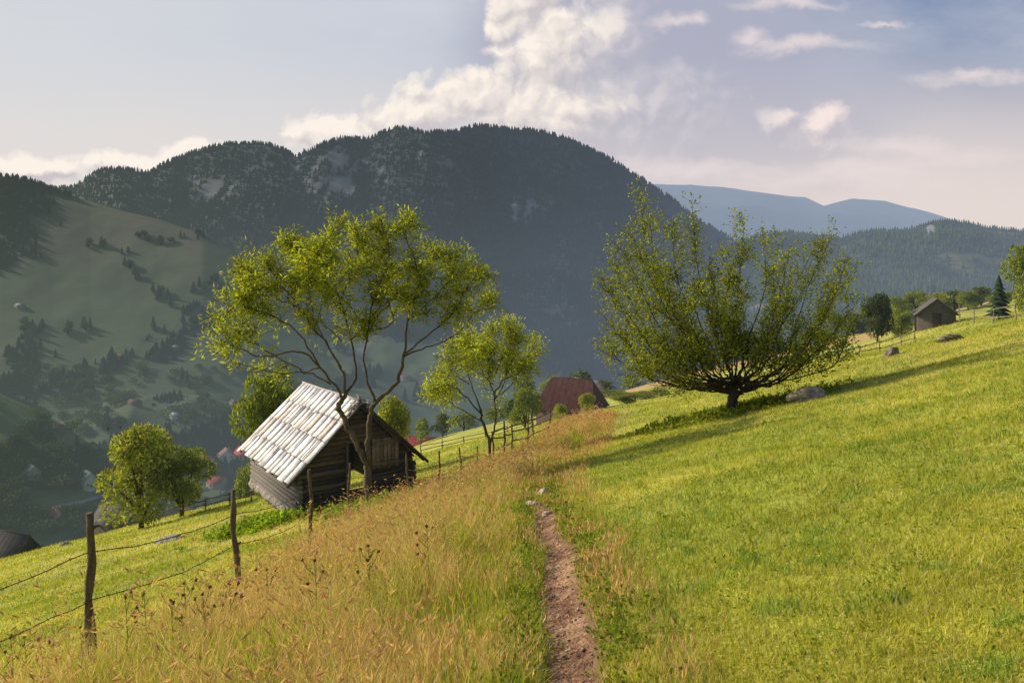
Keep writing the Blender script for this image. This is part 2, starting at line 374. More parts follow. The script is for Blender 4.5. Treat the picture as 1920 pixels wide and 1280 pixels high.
def grow_tree(name, label, base, limbs, sub_n, sub_len, twig_n, twig_len, leaf_n, LL, LW, ca, cb, up=.3, start=.35, bark=BARK, outward=.6, droop=0., zmin=None, spread=.05):
    B = np.asarray(base); e = empty(name, B, 0, label, 'tree')
    tr = Acc(); cr = Acc(); LP = []; LD = []; pls = []
    for (pts, d0, d1, ra, rb) in limbs:
        n = len(pts); w = np.array([P(u, v, d0+(d1-d0)*i/(n-1)) for i, (u, v) in enumerate(pts)])
        w = catmull(w, 5); m = len(w)
        w[1:-1] += rng.normal(0, .03, (m-2, 3))
        rad = ra+(rb-ra)*(np.linspace(0, 1, m)**.7)
        tr.tube(w, rad, 8, bark*(.8+.4*rng.random()), jit=.12); pls.append((w, rad))
    allp = np.vstack([w[len(w)//2:] for w, r in pls]); ctr = allp.mean(0); ctr[2] -= 1.
    for w, rad in pls:
        m = len(w); ln = np.linalg.norm(np.diff(w, axis=0), axis=1).sum()
        if rad[-1] > .04: continue
        dens_ = rng.uniform(.7, 1.25)
        for k in range(max(3, int(sub_n*ln*dens_))):
            t = start+(1-start)*rng.random()**.8; i = min(int(t*(m-1)), m-2); p = w[i]; tg = w[i+1]-w[i]; tg /= np.linalg.norm(tg)+1e-9
            if zmin is not None and p[2] < zmin and rng.random() < .8: continue
            o = p-ctr; o /= np.linalg.norm(o)+1e-9
            d = tg*.7+rvec(1)[0]*.8+o*outward+np.array([0, 0, up]); d /= np.linalg.norm(d)
            L = sub_len*(.4+.8*rng.random())*(1.15-.4*t)
            q = [p]; dd = d.copy()
            for s in range(4):
                dd = dd+rvec(1)[0]*.25+np.array([0, 0, up*.3-droop*s*.2]); dd /= np.linalg.norm(dd); q.append(q[-1]+dd*L/4)
            q = np.array(q); tr.tube(q, np.linspace(min(rad[i]*.5, .022), .005, 5), 4, bark*.9, cap=False)
            for s in range(twig_n):
                tt = .2+.8*rng.random(); f = tt*4; ii = min(int(f), 3); pp = q[ii]+(q[ii+1]-q[ii])*(f-ii)
                d2 = (q[ii+1]-q[ii]); d2 /= np.linalg.norm(d2); d2 = d2*.5+rvec(1)[0]*1.+np.array([0, 0, up*.5-droop*.4]); d2 /= np.linalg.norm(d2)
                l2 = twig_len*(.5+.8*rng.random()); tw = np.array([pp, pp+d2*l2*.5+rvec(1)[0]*.04, pp+d2*l2])
                tr.tube(tw, np.array([.007, .006, .003]), 3, bark*.9, cap=False)
                nn = leaf_n; a = rng.random(nn)**.7
                LP.append(tw[0]+(tw[2]-tw[0])*a[:, None]+rng.normal(0, spread, (nn, 3))); LD.append(d2[None]*.8+rvec(nn)*.75)
    LP = np.vstack(LP); LD = np.vstack(LD)
    cl = fbm(LP[:, 0]*1.1, LP[:, 2]*1.1+LP[:, 1])[:, None]
    leaves(cr, LP, LD, LL*(.7+.6*rng.random(len(LP))), LW, leafcols(len(LP), ca, cb)*(.6+.8*cl))
    tr.build('trunk', M_bark, True, e, B); cr.build('crown', M_leaf, False, e, B)
    return e, len(LP)
b1 = hit(693, 948); d = float(b1[1]); print('tree1 depth', d)
d = min(max(d, 22.), 27.); b1 = np.array([(693-960)/F*d, d, float(H(np.array((693-960)/F*d), np.array(d)))])
L1 = [
 ([(694, 965), (690, 900), (689, 862)], d, d, .19, .145),
 ([(689, 870), (668, 830), (645, 785), (634, 762), (648, 742)], d, d-.3, .125, .09),
 ([(691, 870), (691, 820), (693, 780), (703, 755)], d, d+.1, .125, .09),
 ([(630, 768), (641, 745), (600, 690), (560, 658), (500, 668), (455, 655), (420, 640)], d-.3, d-2.3, .065, .016),
 ([(648, 742), (640, 690), (600, 630), (560, 575), (525, 530), (495, 490)], d-.3, d-1.2, .062, .013),
 ([(648, 742), (668, 700), (655, 620), (630, 540), (615, 470), (640, 415)], d-.3, d+1.2, .062, .013),
 ([(600, 690), (560, 625), (505, 590), (450, 575), (410, 600)], d-.9, d-1.8, .04, .013),
 ([(620, 720), (560, 690), (490, 650), (440, 600)], d-.4, d+1.5, .04, .013),
 ([(703, 755), (684, 690), (690, 610), (705, 530), (690, 440)], d, d+.8, .062, .013),
 ([(700, 760), (745, 715), (757, 665)], d, d-.4, .08, .06),
 ([(757, 665), (765, 600), (785, 520), (762, 450), (765, 420)], d-.4, d-1.6, .048, .013),
 ([(757, 665), (800, 630), (850, 585), (880, 530), (905, 510)], d-.4, d-.2, .045, .013),
 ([(757, 668), (800, 650), (850, 630), (890, 590), (915, 560)], d-.4, d+1.8, .04, .013),
 ([(690, 640), (660, 580), (600, 520), (560, 480), (545, 460)], d+.2, d+2.2, .035, .012),
 ([(690, 620), (735, 560), (790, 500), (830, 480), (860, 490)], d+.2, d+2., .035, .012),
 ([(765, 600), (810, 560), (850, 520), (870, 505)], d-.7, d-2.3, .03, .012),
 ([(700, 560), (720, 510), (730, 460), (715, 430)], d+.5, d-1., .027, .012),
 ([(650, 600), (620, 560), (560, 530), (500, 540), (460, 560)], d+.5, d-1.5, .027, .012),
 ([(780, 540), (820, 520), (840, 560), (870, 600)], d-1, d+.6, .027, .012),
 ([(640, 560), (660, 510), (670, 460), (665, 435)], d+.3, d-1.2, .027, .012),
 ([(560, 575), (520, 560), (470, 520), (455, 500)], d-.8, d+1, .027, .012),
 ([(600, 690), (540, 700), (470, 690), (400, 660)], d-.8, d-1, .027, .012),
 ([(690, 600), (720, 570), (750, 560), (800, 590)], d+.4, d-1.2, .027, .012),
 ([(640, 640), (600, 590), (640, 520), (700, 500)], d-.2, d-1.8, .027, .012),
 ([(570, 600), (540, 560), (560, 500), (600, 480)], d-.6, d+1.2, .027, .012),
 ([(700, 620), (740, 600), (720, 540), (750, 500)], d+.2, d+1.5, .027, .012),
 ([(640, 690), (590, 600), (580, 520), (600, 460)], d-.4, d-2.2, .035, .012)]
e, n = grow_tree('willow_tree', 'gnarled willow with forked trunk and wide open crown', b1, L1, 5.0, .98, 7, .42, 7, .20, .052, (.42, .44, .055), (.21, .27, .035), up=.12, start=.34, outward=.2, zmin=(HV-650)/F*d, spread=.09)
print('leaves1', n)
b2 = hit(1376, 772); d = float(b2[1]); print('tree2 depth', d); d = min(d, 34.); b2 = np.array([(1376-960)/F*d, d, float(H(np.array((1376-960)/F*d), np.array(d)))]); sc2 = d/28.
vb2 = HV-b2[2]/d*F; print('tree2 base v', vb2)
L2 = [([(1377, vb2+12), (1372, vb2-14), (1380, 728)], d, d, .27*sc2, .20*sc2)]
tips = [(1125, 640), (1150, 560), (1135, 470), (1175, 420), (1195, 350), (1255, 420), (1300, 400), (1345, 450), (1395, 400), (1430, 450), (1480, 480), (1530, 460), (1560, 445), (1600, 510), (1610, 560), (1570, 610), (1530, 650), (1200, 690), (1250, 560), (1300, 520), (1400, 540), (1470, 560), (1160, 680), (1350, 600), (1220, 620), (1500, 610), (1290, 640), (1440, 640), (1180, 500), (1330, 480), (1510, 540), (1230, 480), (1380, 490), (1450, 520), (1560, 540), (1200, 560), (1540, 590),
        (1150, 700), (1215, 720), (1485, 690), (1555, 660), (1130, 590), (1120, 520), (1595, 610), (1150, 640), (1215, 400), (1165, 455), (1140, 540), (1230, 660), (1590, 480), (1300, 560)]
for k, (u, v) in enumerate(tips):
    dy = rng.uniform(-3.8, 3.8)*(1 if k % 3 else .4)
    side_ = min(1, abs(u-1378)/230); fv = .33-.20*side_; fu = .36+.12*side_
    su = 1378+(u-1378)*.04; bu = 1378+(u-1378)*fu; bv = 728+(v-728)*fv
    L2.append(([(su, 738-10*(k % 4)), ((su+bu)/2+rng.normal(0, 4), (732+bv)/2+3), (bu+rng.normal(0, 8), bv+rng.normal(0, 6)), ((bu+u)/2+rng.normal(0, 16), (bv+v)/2+rng.normal(2, 10)), (u, v)], d, d+dy, rng.uniform(.038, .078)*sc2, .010))
e, n = grow_tree('bushy_tree', 'dense bushy fruit tree with many upright branches on meadow', b2, L2, 3.0, 1.15*sc2, 6, .52*sc2, 7, .115*sc2, .068*sc2, (.33, .35, .045), (.16, .21, .03), up=.4, start=.28, outward=.12, bark=BARK*.7, zmin=(HV-700)/F*d, spread=.10)
print('leaves2', n)
b3 = hit(921, 868); d = float(b3[1]); print('tree3 depth', d); d = min(d, 46.); b3 = np.array([(921-960)/F*d, d, float(H(np.array((921-960)/F*d), np.array(d)))]); s3 = d/40
L3 = [([(921, 878), (918, 830), (905, 790), (900, 765)], d, d, .10, .06),
 ([(918, 835), (930, 790), (925, 740), (915, 690), (920, 640)], d, d+.5, .06, .015),
 ([(902, 775), (870, 740), (840, 720), (815, 735)], d, d-1.5, .045, .015), ([(900, 765), (880, 710), (870, 660), (880, 640)], d, d+1.2, .045, .012),
 ([(925, 740), (950, 700), (965, 650), (955, 615)], d+.3, d-1., .04, .012), ([(926, 750), (960, 720), (985, 680), (1000, 650)], d+.3, d+1.4, .04, .012),
 ([(905, 790), (870, 770), (835, 745), (830, 700)], d, d+1.5, .04, .012), ([(915, 700), (900, 660), (930, 620)], d+.4, d-1.2, .03, .012), ([(940, 715), (975, 700), (990, 700)], d, d-1.3, .03, .012), ([(905, 700), (900, 680), (895, 650)], d, d+1, .03, .012), ([(880, 720), (850, 700), (850, 670)], d, d-1, .03, .012), ([(930, 700), (945, 660), (975, 640)], d, d-1, .03, .012), ([(925, 720), (900, 700), (880, 690)], d, d-1, .03, .012), ([(935, 740), (950, 700), (940, 670)], d, d+1.5, .03, .012)]
e, n = grow_tree('young_willow_tree', 'slender young willow with bright yellow-green leaves', b3, L3, 5.6, 1.1*s3, 7, .55*s3, 7, .22*s3, .066*s3, (.50, .54, .07), (.30, .36, .05), up=.2, start=.3, outward=.3, spread=.16)
def crown_pts(N, lobes):
    k = rng.integers(0, len(lobes), N); c = np.array([l[:3] for l in lobes])[k]; r = np.array([l[3] for l in lobes])[k]
    v = rvec(N); v /= np.linalg.norm(v, axis=1)[:, None]
    rr = r*(.55+.5*rng.random(N)**.6); return c+v*rr[:, None]*np.array([1, 1, .85]), v
def bush_meshes(name, N, ll, ca, cb, seed, tall=1., trunk=.12):
    r = np.random.default_rng(seed); lobes = []
    for i in range(18):
        a = r.random()*6.28; h = r.random(); rad = .36*math.sqrt(max(0, 1-(2*h-.7)**2*.55))*(.3+.8*r.random())
        lobes.append((rad*math.cos(a), rad*math.sin(a), (trunk+.10+h*(.76-trunk))*tall, .10+.10*r.random()))
    lobes.append((0, 0, .5*tall, .27)); lobes.append((0, 0, .35*tall, .27))
    p, v = crown_pts(N, lobes); ac = Acc()
    cl = fbm(p[:, 0]*7+seed, p[:, 2]*7+p[:, 1]*5)[:, None]
    leaves(ac, p, v*.6+rvec(N, .2)*.8, ll*(.6+.8*rng.random(N)), ll*.5, leafcols(N, ca, cb)*(.4+1.2*cl))
    c = ac.build('crown', M_fleaf)
    tr = Acc(); tr.tube([(0, 0, -.06), (.01, 0, .15*tall), (0, .01, .4*tall), (0, 0, .6*tall)], [.035, .028, .018, .008], 7, BARK)
    for i in range(6):
        l = lobes[i]; tr.tube([(0, 0, .12*tall), (l[0]*.4, l[1]*.4, l[2]*.6), l[:3]], [.018, .012, .004], 5, BARK, cap=False)
    t = tr.build('trunk', M_bark, True)
    cm, tm = c.data, t.data; bpy.data.objects.remove(c); bpy.data.objects.remove(t); return cm, tm
YG = ((.44, .44, .06), (.23, .28, .04)); DG = ((.15, .18, .035), (.08, .11, .022)); MG = ((.29, .33, .05), (.15, .19, .03))
BM = {'y': bush_meshes('y', 7500, .045, *YG, 1), 'm': bush_meshes('m', 7500, .045, *MG, 2), 'd': bush_meshes('d', 6500, .05, *DG, 3),
      'fy': bush_meshes('fy', 900, .11, *MG, 4), 'fd': bush_meshes('fd', 900, .11, *DG, 5), 'k': bush_meshes('k', 6500, .055, (.09, .11, .025), (.05, .07, .018), 9),
      'h': bush_meshes('h', 900, .11, (.035, .046, .016), (.02, .03, .011), 8)}
def bush(kind, loc, h, w, label, name='leafy_tree', cat='tree', group=None):
    e = empty(name, loc, random.random()*6.28, label, cat, group); e.scale = (w/.95, w/.95, h/.95)
    for nm, me in zip(('crown', 'trunk'), BM[kind]):
        o = bpy.data.objects.new(nm, me); COL.objects.link(o); o.parent = e
    return e
def bush_px(kind, u, vb, vt, wpx, label, name='leafy_tree', cat='tree', y=None, group=None):
    if y is None: p = hit(u, vb)
    else: p = np.array([(u-960)/F*y, y, 0]); p[2] = gz(p[0], y)
    if p is None: return
    yy = p[1]; h = max(1.2, (HV-vt)/F*yy-p[2])
    bush(kind, p, h, wpx/F*yy, label, name, cat, group)
bush_px('y', 265, 970, 802, 145, 'rounded yellow-green tree at the meadow edge', y=60)
bush_px('m', 340, 955, 838, 125, 'bushy green tree at the meadow edge', y=62)
bush_px('m', 508, 900, 695, 140, 'round leafy tree standing behind the old barn', y=48)
bush_px('y', 735, 860, 748, 90, 'yellowish bush growing behind the barn roof', y=46)
bush_px('m', 462, 910, 872, 62, 'low rounded bush below the meadow', 'bush', 'bush', y=100)
bush_px('m', 985, 800, 728, 75, 'light green bush beside the rail fence', 'bush', 'bush', y=85)
bush_px('k', 1645, 640, 552, 56, 'dark compact tree near the upper hut', y=85)
bush_px('m', 1925, 600, 455, 80, 'leafy tree at the top of the slope', y=62)
bush_px('y', 1050, 805, 758, 36, 'small bright shrub in front of red roofed house', 'bush', 'bush', y=80)
bush_px('y', 1100, 805, 738, 42, 'slim bright shrub in front of red roofed house', 'bush', 'bush', y=84)
bush_px('m', 1175, 775, 735, 70, 'low green shrub past the bushy tree', 'bush', 'bush', y=90)
bush_px('m', 1690, 630, 580, 60, 'light green bush beside the hut', 'bush', 'bush', y=95)
for (u, vt, w, y, k) in [(1010, 740, 60, 130, 'm'), (960, 752, 50, 140, 'fd'), (930, 765, 50, 150, 'fy'), (1150, 735, 60, 140, 'm'), (1210, 740, 60, 110, 'y'), (830, 778, 40, 150, 'fd'), (870, 776, 50, 160, 'fy'), (790, 785, 40, 150, 'fy'), (1040, 705, 60, 170, 'm'), (1090, 698, 60, 185, 'fd'), (1240, 748, 50, 100, 'm'), (1290, 690, 80, 160, 'fd'), (1540, 620, 80, 160, 'm'), (1590, 600, 70, 170, 'fd'),
                    (1680, 556, 60, 150, 'm'), (1720, 545, 60, 150, 'm'), (1760, 550, 60, 145, 'y'), (1790, 548, 56, 145, 'fd'), (1815, 545, 50, 140, 'm'), (1840, 540, 50, 145, 'fd'), (1635, 575, 60, 155, 'm'), (1600, 590, 60, 155, 'fd'), (1880, 545, 50, 130, 'm'), (1660, 570, 50, 140, 'y'), (1130, 715, 60, 165, 'fd'), (985, 715, 60, 175, 'fd'), (1180, 705, 60, 175, 'fy')]:
    bush_px(k, u, 0, vt, w, 'leafy shrub in the hedgerow beyond the meadow', 'hedgerow_bush', 'bush', y=y, group='hedgerow bushes beyond the meadow')
CT = conifer_template(9, 12, .4)
def conifer_mesh():
    ac = Acc(); ac.add(CT[0], None, CT[1], np.array((.03, .05, .02))); ac.tube([(0, 0, -.1), (0, 0, .2)], [.02, .018], 6, BARK*.6)
    o = ac.build('crown', M_con); m = o.data; bpy.data.objects.remove(o); return m
CM = conifer_mesh()
def conifer(p, h, label, group=None):
    o = bpy.data.objects.new('conifer_tree', CM); COL.objects.link(o); o.location = [float(c) for c in p]; o.scale = (h*1.2, h*1.2, h); o.rotation_euler = (0, 0, random.random()*6)
    return top(o, label, 'tree', group)
y = 72; x = (1873-960)/F*y; z = gz(x, y); conifer((x, y, z), (HV-514)/F*y-z, 'small dark spruce at the top of the slope')
LC = [(180, 460), (230, 480), (190, 460), (275, 445), (240, 500), (290, 550), (300, 555), (318, 562), (380, 540), (400, 530), (420, 540), (370, 545), (310, 460), (350, 450), (60, 640), (45, 620), (70, 660), (170, 715), (140, 620), (155, 615), (350, 610), (370, 610), (460, 640), (600, 650), (640, 655), (560, 690), (700, 690), (820, 680), (860, 700), (520, 720), (250, 510), (260, 520), (200, 790), (215, 800), (75, 820), (95, 835), (30, 850), (350, 720), (150, 850), (175, 860), (290, 620)]
for i, (u, v) in enumerate(LC):
    for k in range(3):
        p = hit(u+rng.normal(0, 9), v+rng.normal(0, 5))
        if p is None or p[1] < 150: continue
        if i % 3: conifer(p, rng.uniform(6, 12), 'dark spruce standing on the hazy pasture', 'scattered trees on the far pasture')
        else: bush('h', p, rng.uniform(5, 9), rng.uniform(6, 11), 'dark leafy tree on the hazy pasture', 'pasture_tree', 'tree', 'scattered trees on the far pasture')
HS = [(425, 868), (455, 862), (385, 870), (408, 908), (490, 860), (165, 912), (205, 940), (60, 895), (105, 975), (328, 783), (253, 758), (442, 758), (350, 890)]
VT = Acc(); pv = []
for i in range(1600):
    u = rng.uniform(-60, 560); v = rng.uniform(850, 1010) if rng.random() < .6 else rng.uniform(690, 870)
    if v < 850 and fbm(np.array([u/60.]), np.array([v/25.]))[0] < .57: continue
    if 365 < u < 490 and 825 < v < 935: continue
    if 60 < u < 200 and 925 < v < 965: continue
    if min(abs(u-a)/24+abs(v-6-b)/22 for a, b in HS) < 1: continue
    p = hit(u, v)
    if p is not None and p[1] > 170: pv.append(p)
pv = np.array(pv); hs = rng.uniform(4, 8, len(pv))
nl = 130; u = rvec(len(pv)*nl); u /= np.linalg.norm(u, axis=1)[:, None]
lp = np.repeat(pv, nl, 0)+(u*(.4+.12*rng.normal(size=(len(u), 1)))*[1, 1, .6]+[0, 0, .45])*np.repeat(hs, nl)[:, None]
cc = np.repeat(leafcols(len(pv), (.05, .07, .02), (.02, .034, .011)), nl, 0)*(.6+.8*rng.random((len(lp), 1)))
leaves(VT, lp, u+rvec(len(u), .3), 1.2, .8, cc); stuff(VT.build('valley_wood', M_fleaf), 'leafy trees filling the hazy valley floor', 'woodland')
rp = [hit(u, v) for u, v in [(30, 975), (70, 962), (110, 950), (150, 943), (190, 930), (230, 915)]]
rp = catmull([q for q in rp if q is not None], 6); rt = np.gradient(rp, axis=0); rt /= np.linalg.norm(rt, axis=1)[:, None]; rs = np.cross(rt, [0, 0, 1.])
RV = np.concatenate([np.stack([rp+rs*s_, ], 1) for s_ in (-3.2, 0, 3.2)], 1); RV[..., 2] += .8
struct(mesh_np('road', RV.reshape(-1, 3), [grid_faces(len(rp), 3)], M_paint, np.full((len(rp)*3, 3), .18), True))
# ---------------------------------------------------------------- buildings
def simple_house(name, label, loc, rot, w, l, hw, hr, wc, rc, wins=0, chim=False, cat='house', group=None, over=.4, door=True, hip=0.):
    e = empty(name, loc, rot, label, cat, group)
    a = Acc(); V = []
    for y_, s_ in ((-l/2, 1), (l/2, -1)): V += [(-w/2, y_, -1.5), (w/2, y_, -1.5), (w/2, y_, hw), (0, y_+s_*hip, hw+hr-(.1 if hip else 0)), (-w/2, y_, hw)]
    a.add(V, [[0, 1, 2, 4], [6, 5, 9, 7], [0, 4, 9, 5], [1, 6, 7, 2]], [[4, 2, 3], [7, 9, 8]], wc); a.build('wall', M_paint if min(wc) > .25 else M_wood, parent=e)
    r = Acc(); sl = hr/(w/2); t = .12; lim = l/2+over-hip; rc = np.array(rc)
    for s in (-1, 1):
        x1 = s*(w/2+over); z1 = hw-over*sl; ya = -l/2-over; yb = -ya
        V = [(0, -lim, hw+hr+.05), (x1, ya, z1+.05), (x1, yb, z1+.05), (0, lim, hw+hr+.05)]; V += [(p[0], p[1], p[2]+t) for p in V]
        r.add(V, [[0, 1, 2, 3], [4, 7, 6, 5], [1, 5, 6, 2]]+([] if hip else [[0, 4, 5, 1], [2, 6, 7, 3]]), None, rc*(.95+.1*rng.random()))
        if group is None:
            ns = max(4, int(l/.8))
            for k in range(ns+1):
                yy = ya+.03+(yb-ya-.06)*k/ns; yt = min(max(yy, -lim), lim); f = 1 if not hip else 1-max(0, abs(yy)-lim)/max(hip, .01)
                f = max(f, .04); top_ = np.array([x1*(1-f), yy if hip else yt, z1+(hw+hr-z1)*f+.05+t+.01]); bot = np.array([x1, yy, z1+.05+t+.01])
                r.tube([bot, top_], .014, 4, rc*.85)
    r.tube([(0, -lim, hw+hr+.05+t), (0, lim, hw+hr+.05+t)], .06, 5, rc*.9)
    if hip:
        for s in (-1, 1):
            V = [(0, s*lim, hw+hr+.05+t), (-(w/2+over), s*(l/2+over), hw-over*sl+.05+t), ((w/2+over), s*(l/2+over), hw-over*sl+.05+t)]
            r.add(V, None, [[0, 1, 2]], rc*.95)
    ro = r.build('roof', M_hroof, parent=e)
    if chim:
        c = Acc(); c.box((-.35+w*.15, -.35, hw), (.35+w*.15, .35, hw+hr+.9), (.3, .2, .16)); c.build('chimney', M_paint, parent=ro)
    for k in range(wins):
        for s in (-1, 1):
            g = Acc(); yy = -l/2-.03
            xx = s*w*.22; zz = hw*.35+(hw*.55)*k
            g.box((xx-.45, yy-.02, zz), (xx+.45, yy+.02, zz+1.1)); g.build('window', M_glass, parent=e)
            g = Acc(); xx = s*(w/2+.03); g.box((xx-.02, -.6+l*.2, zz), (xx+.02, .4+l*.2, zz+1.1)); g.build('window', M_glass, parent=e)
    if door:
        g = Acc(); g.box((-.45, -l/2-.06, 0), (.45, -l/2-.005, min(1.7, hw)), (.06, .045, .03)); g.build('door', M_wood, parent=e)
    return e
RED = (.32, .06, .045); GREY = (.14, .14, .135); BR = (.1, .065, .045); WH = (.45, .43, .39)
def hpx(u, v, w, l, hw, hr, wc, rc, rot, label, name='village_house', cat='house', wins=0, chim=False, group='houses of the valley village', y=None, dz=0, hip=0.):
    p = hit(u, v) if y is None else np.array([(u-960)/F*y, y, gz((u-960)/F*y, y)+dz])
    if p is None: return
    simple_house(name, label, p, rot, w, l, hw, hr, wc, rc, wins, chim, cat, group, hip=hip)
hpx(425, 868, 10, 11, 5, 4, WH, (.2, .12, .10), .5, 'two storey white village house with brown roof', wins=2, chim=True)
hpx(458, 862, 9, 12, 4, 4, (.42, .28, .25), (.38, .075, .07), .9, 'village house with bright red roof', wins=1)
hpx(385, 872, 7, 10, 3, 3, (.3, .24, .2), RED, 1.2, 'low village house with dark red roof', wins=1)
hpx(408, 912, 7, 10, 3, 3, (.3, .24, .2), RED, 1.3, 'low long house with red roof', wins=1)
hpx(350, 890, 7, 9, 3, 3.2, WH, RED, 1.0, 'small white village house with red roof', wins=1)
hpx(490, 866, 7, 10, 3.5, 3.5, (.4, .32, .28), RED, .9, 'village house with red roof', wins=1)
hpx(165, 912, 6, 8, 3.5, 4, (.3, .31, .3), (.13, .18, .15), .9, 'pale village house with steep greenish roof', wins=1)
hpx(205, 940, 5, 7, 3.5, 2.6, (.3, .2, .16), (.2, .055, .05), .9, 'pinkish village house with red roof', wins=2)
hpx(60, 895, 5, 7, 3, 3, (.18, .18, .17), GREY, .9, 'grey house among the valley trees', wins=1)
hpx(105, 975, 4, 6, 2.4, 2.4, (.28, .2, .16), (.2, .055, .05), 1.0, 'small village house with red roof', wins=1)
G2 = 'small farm buildings on the far pasture'
for (u, v, w, l, rc, wc, lab) in [(328, 783, 4, 5, (.38, .38, .38), (.34, .34, .33), 'white hut on the far pasture'), (253, 758, 4.5, 8.5, (.14, .05, .042), (.09, .08, .065), 'reddish roofed farmhouse on the far pasture'), (442, 758, 4.5, 8, (.16, .085, .075), (.24, .22, .2), 'pale farmhouse on the far pasture'), (107, 808, 4, 8, (.14, .05, .045), (.09, .065, .05), 'brown roofed barn on the lower spur'),
                          (228, 672, 4.5, 7, (.14, .06, .05), (.08, .06, .05), 'brown hut on the far pasture'), (38, 576, 5, 8, (.22, .22, .22), (.12, .12, .12), 'grey roofed hut high on the pasture'), (760, 712, 6, 9, (.16, .07, .06), (.24, .22, .2), 'pale farmhouse with red roof across valley'), (330, 655, 4, 5.5, GREY, BR, 'small grey hut on the far pasture'), (765, 625, 5, 7, GREY, BR, 'small grey hut on the upper pasture')]:
    hpx(u, v, w, l, 1.8, 1.8, wc, rc, 1.3, lab, 'pasture_hut', 'hut', group=G2)
hpx(15, 1045, 6, 8, 2.2, 4.0, (.07, .055, .045), (.07, .062, .06), 1.2, 'dark wooden farm shed below the meadow', 'farm_shed', 'shed', y=90, group=None)
hpx(62, 1035, 5, 6, 1.6, 2.2, (.12, .10, .09), (.13, .12, .115), 1.2, 'small grey farm shed below the meadow', 'farm_shed', 'shed', y=90, group=None)
hpx(232, 990, 3.6, 5, 1.8, 1.3, (.12, .11, .09), (.13, .13, .13), 1.5, 'low shed with grey sheet roof below the meadow', 'farm_shed', 'shed', y=78, dz=-.2, group=None)
hpx(1072, 790, 7, 9., 2.0, 4.0, (.10, .065, .05), (.105, .045, .036), 1.15, 'old farmhouse with hipped dark red metal roof', 'red_roofed_house', 'house', y=105, dz=-.5, group=None, hip=1.6)
hpx(1100, 740, 5, 6, 2.5, 2, WH, (.3, .3, .3), .8, 'small white shed behind red roofed house', 'white_shed', 'shed', y=150, group=None)
hpx(785, 800, 6, 12, 2.5, 3, (.35, .22, .18), RED, 1.35, 'long house with red roof below the fields', 'red_roofed_house', 'house', y=170, group=None)
hpx(1752, 615, 3.8, 4.6, 1.7, 1.6, (.10, .085, .07), (.13, .12, .11), -.45, 'grey wooden hut with shingle gable roof', 'wooden_hut', 'hut', y=82, group=None)
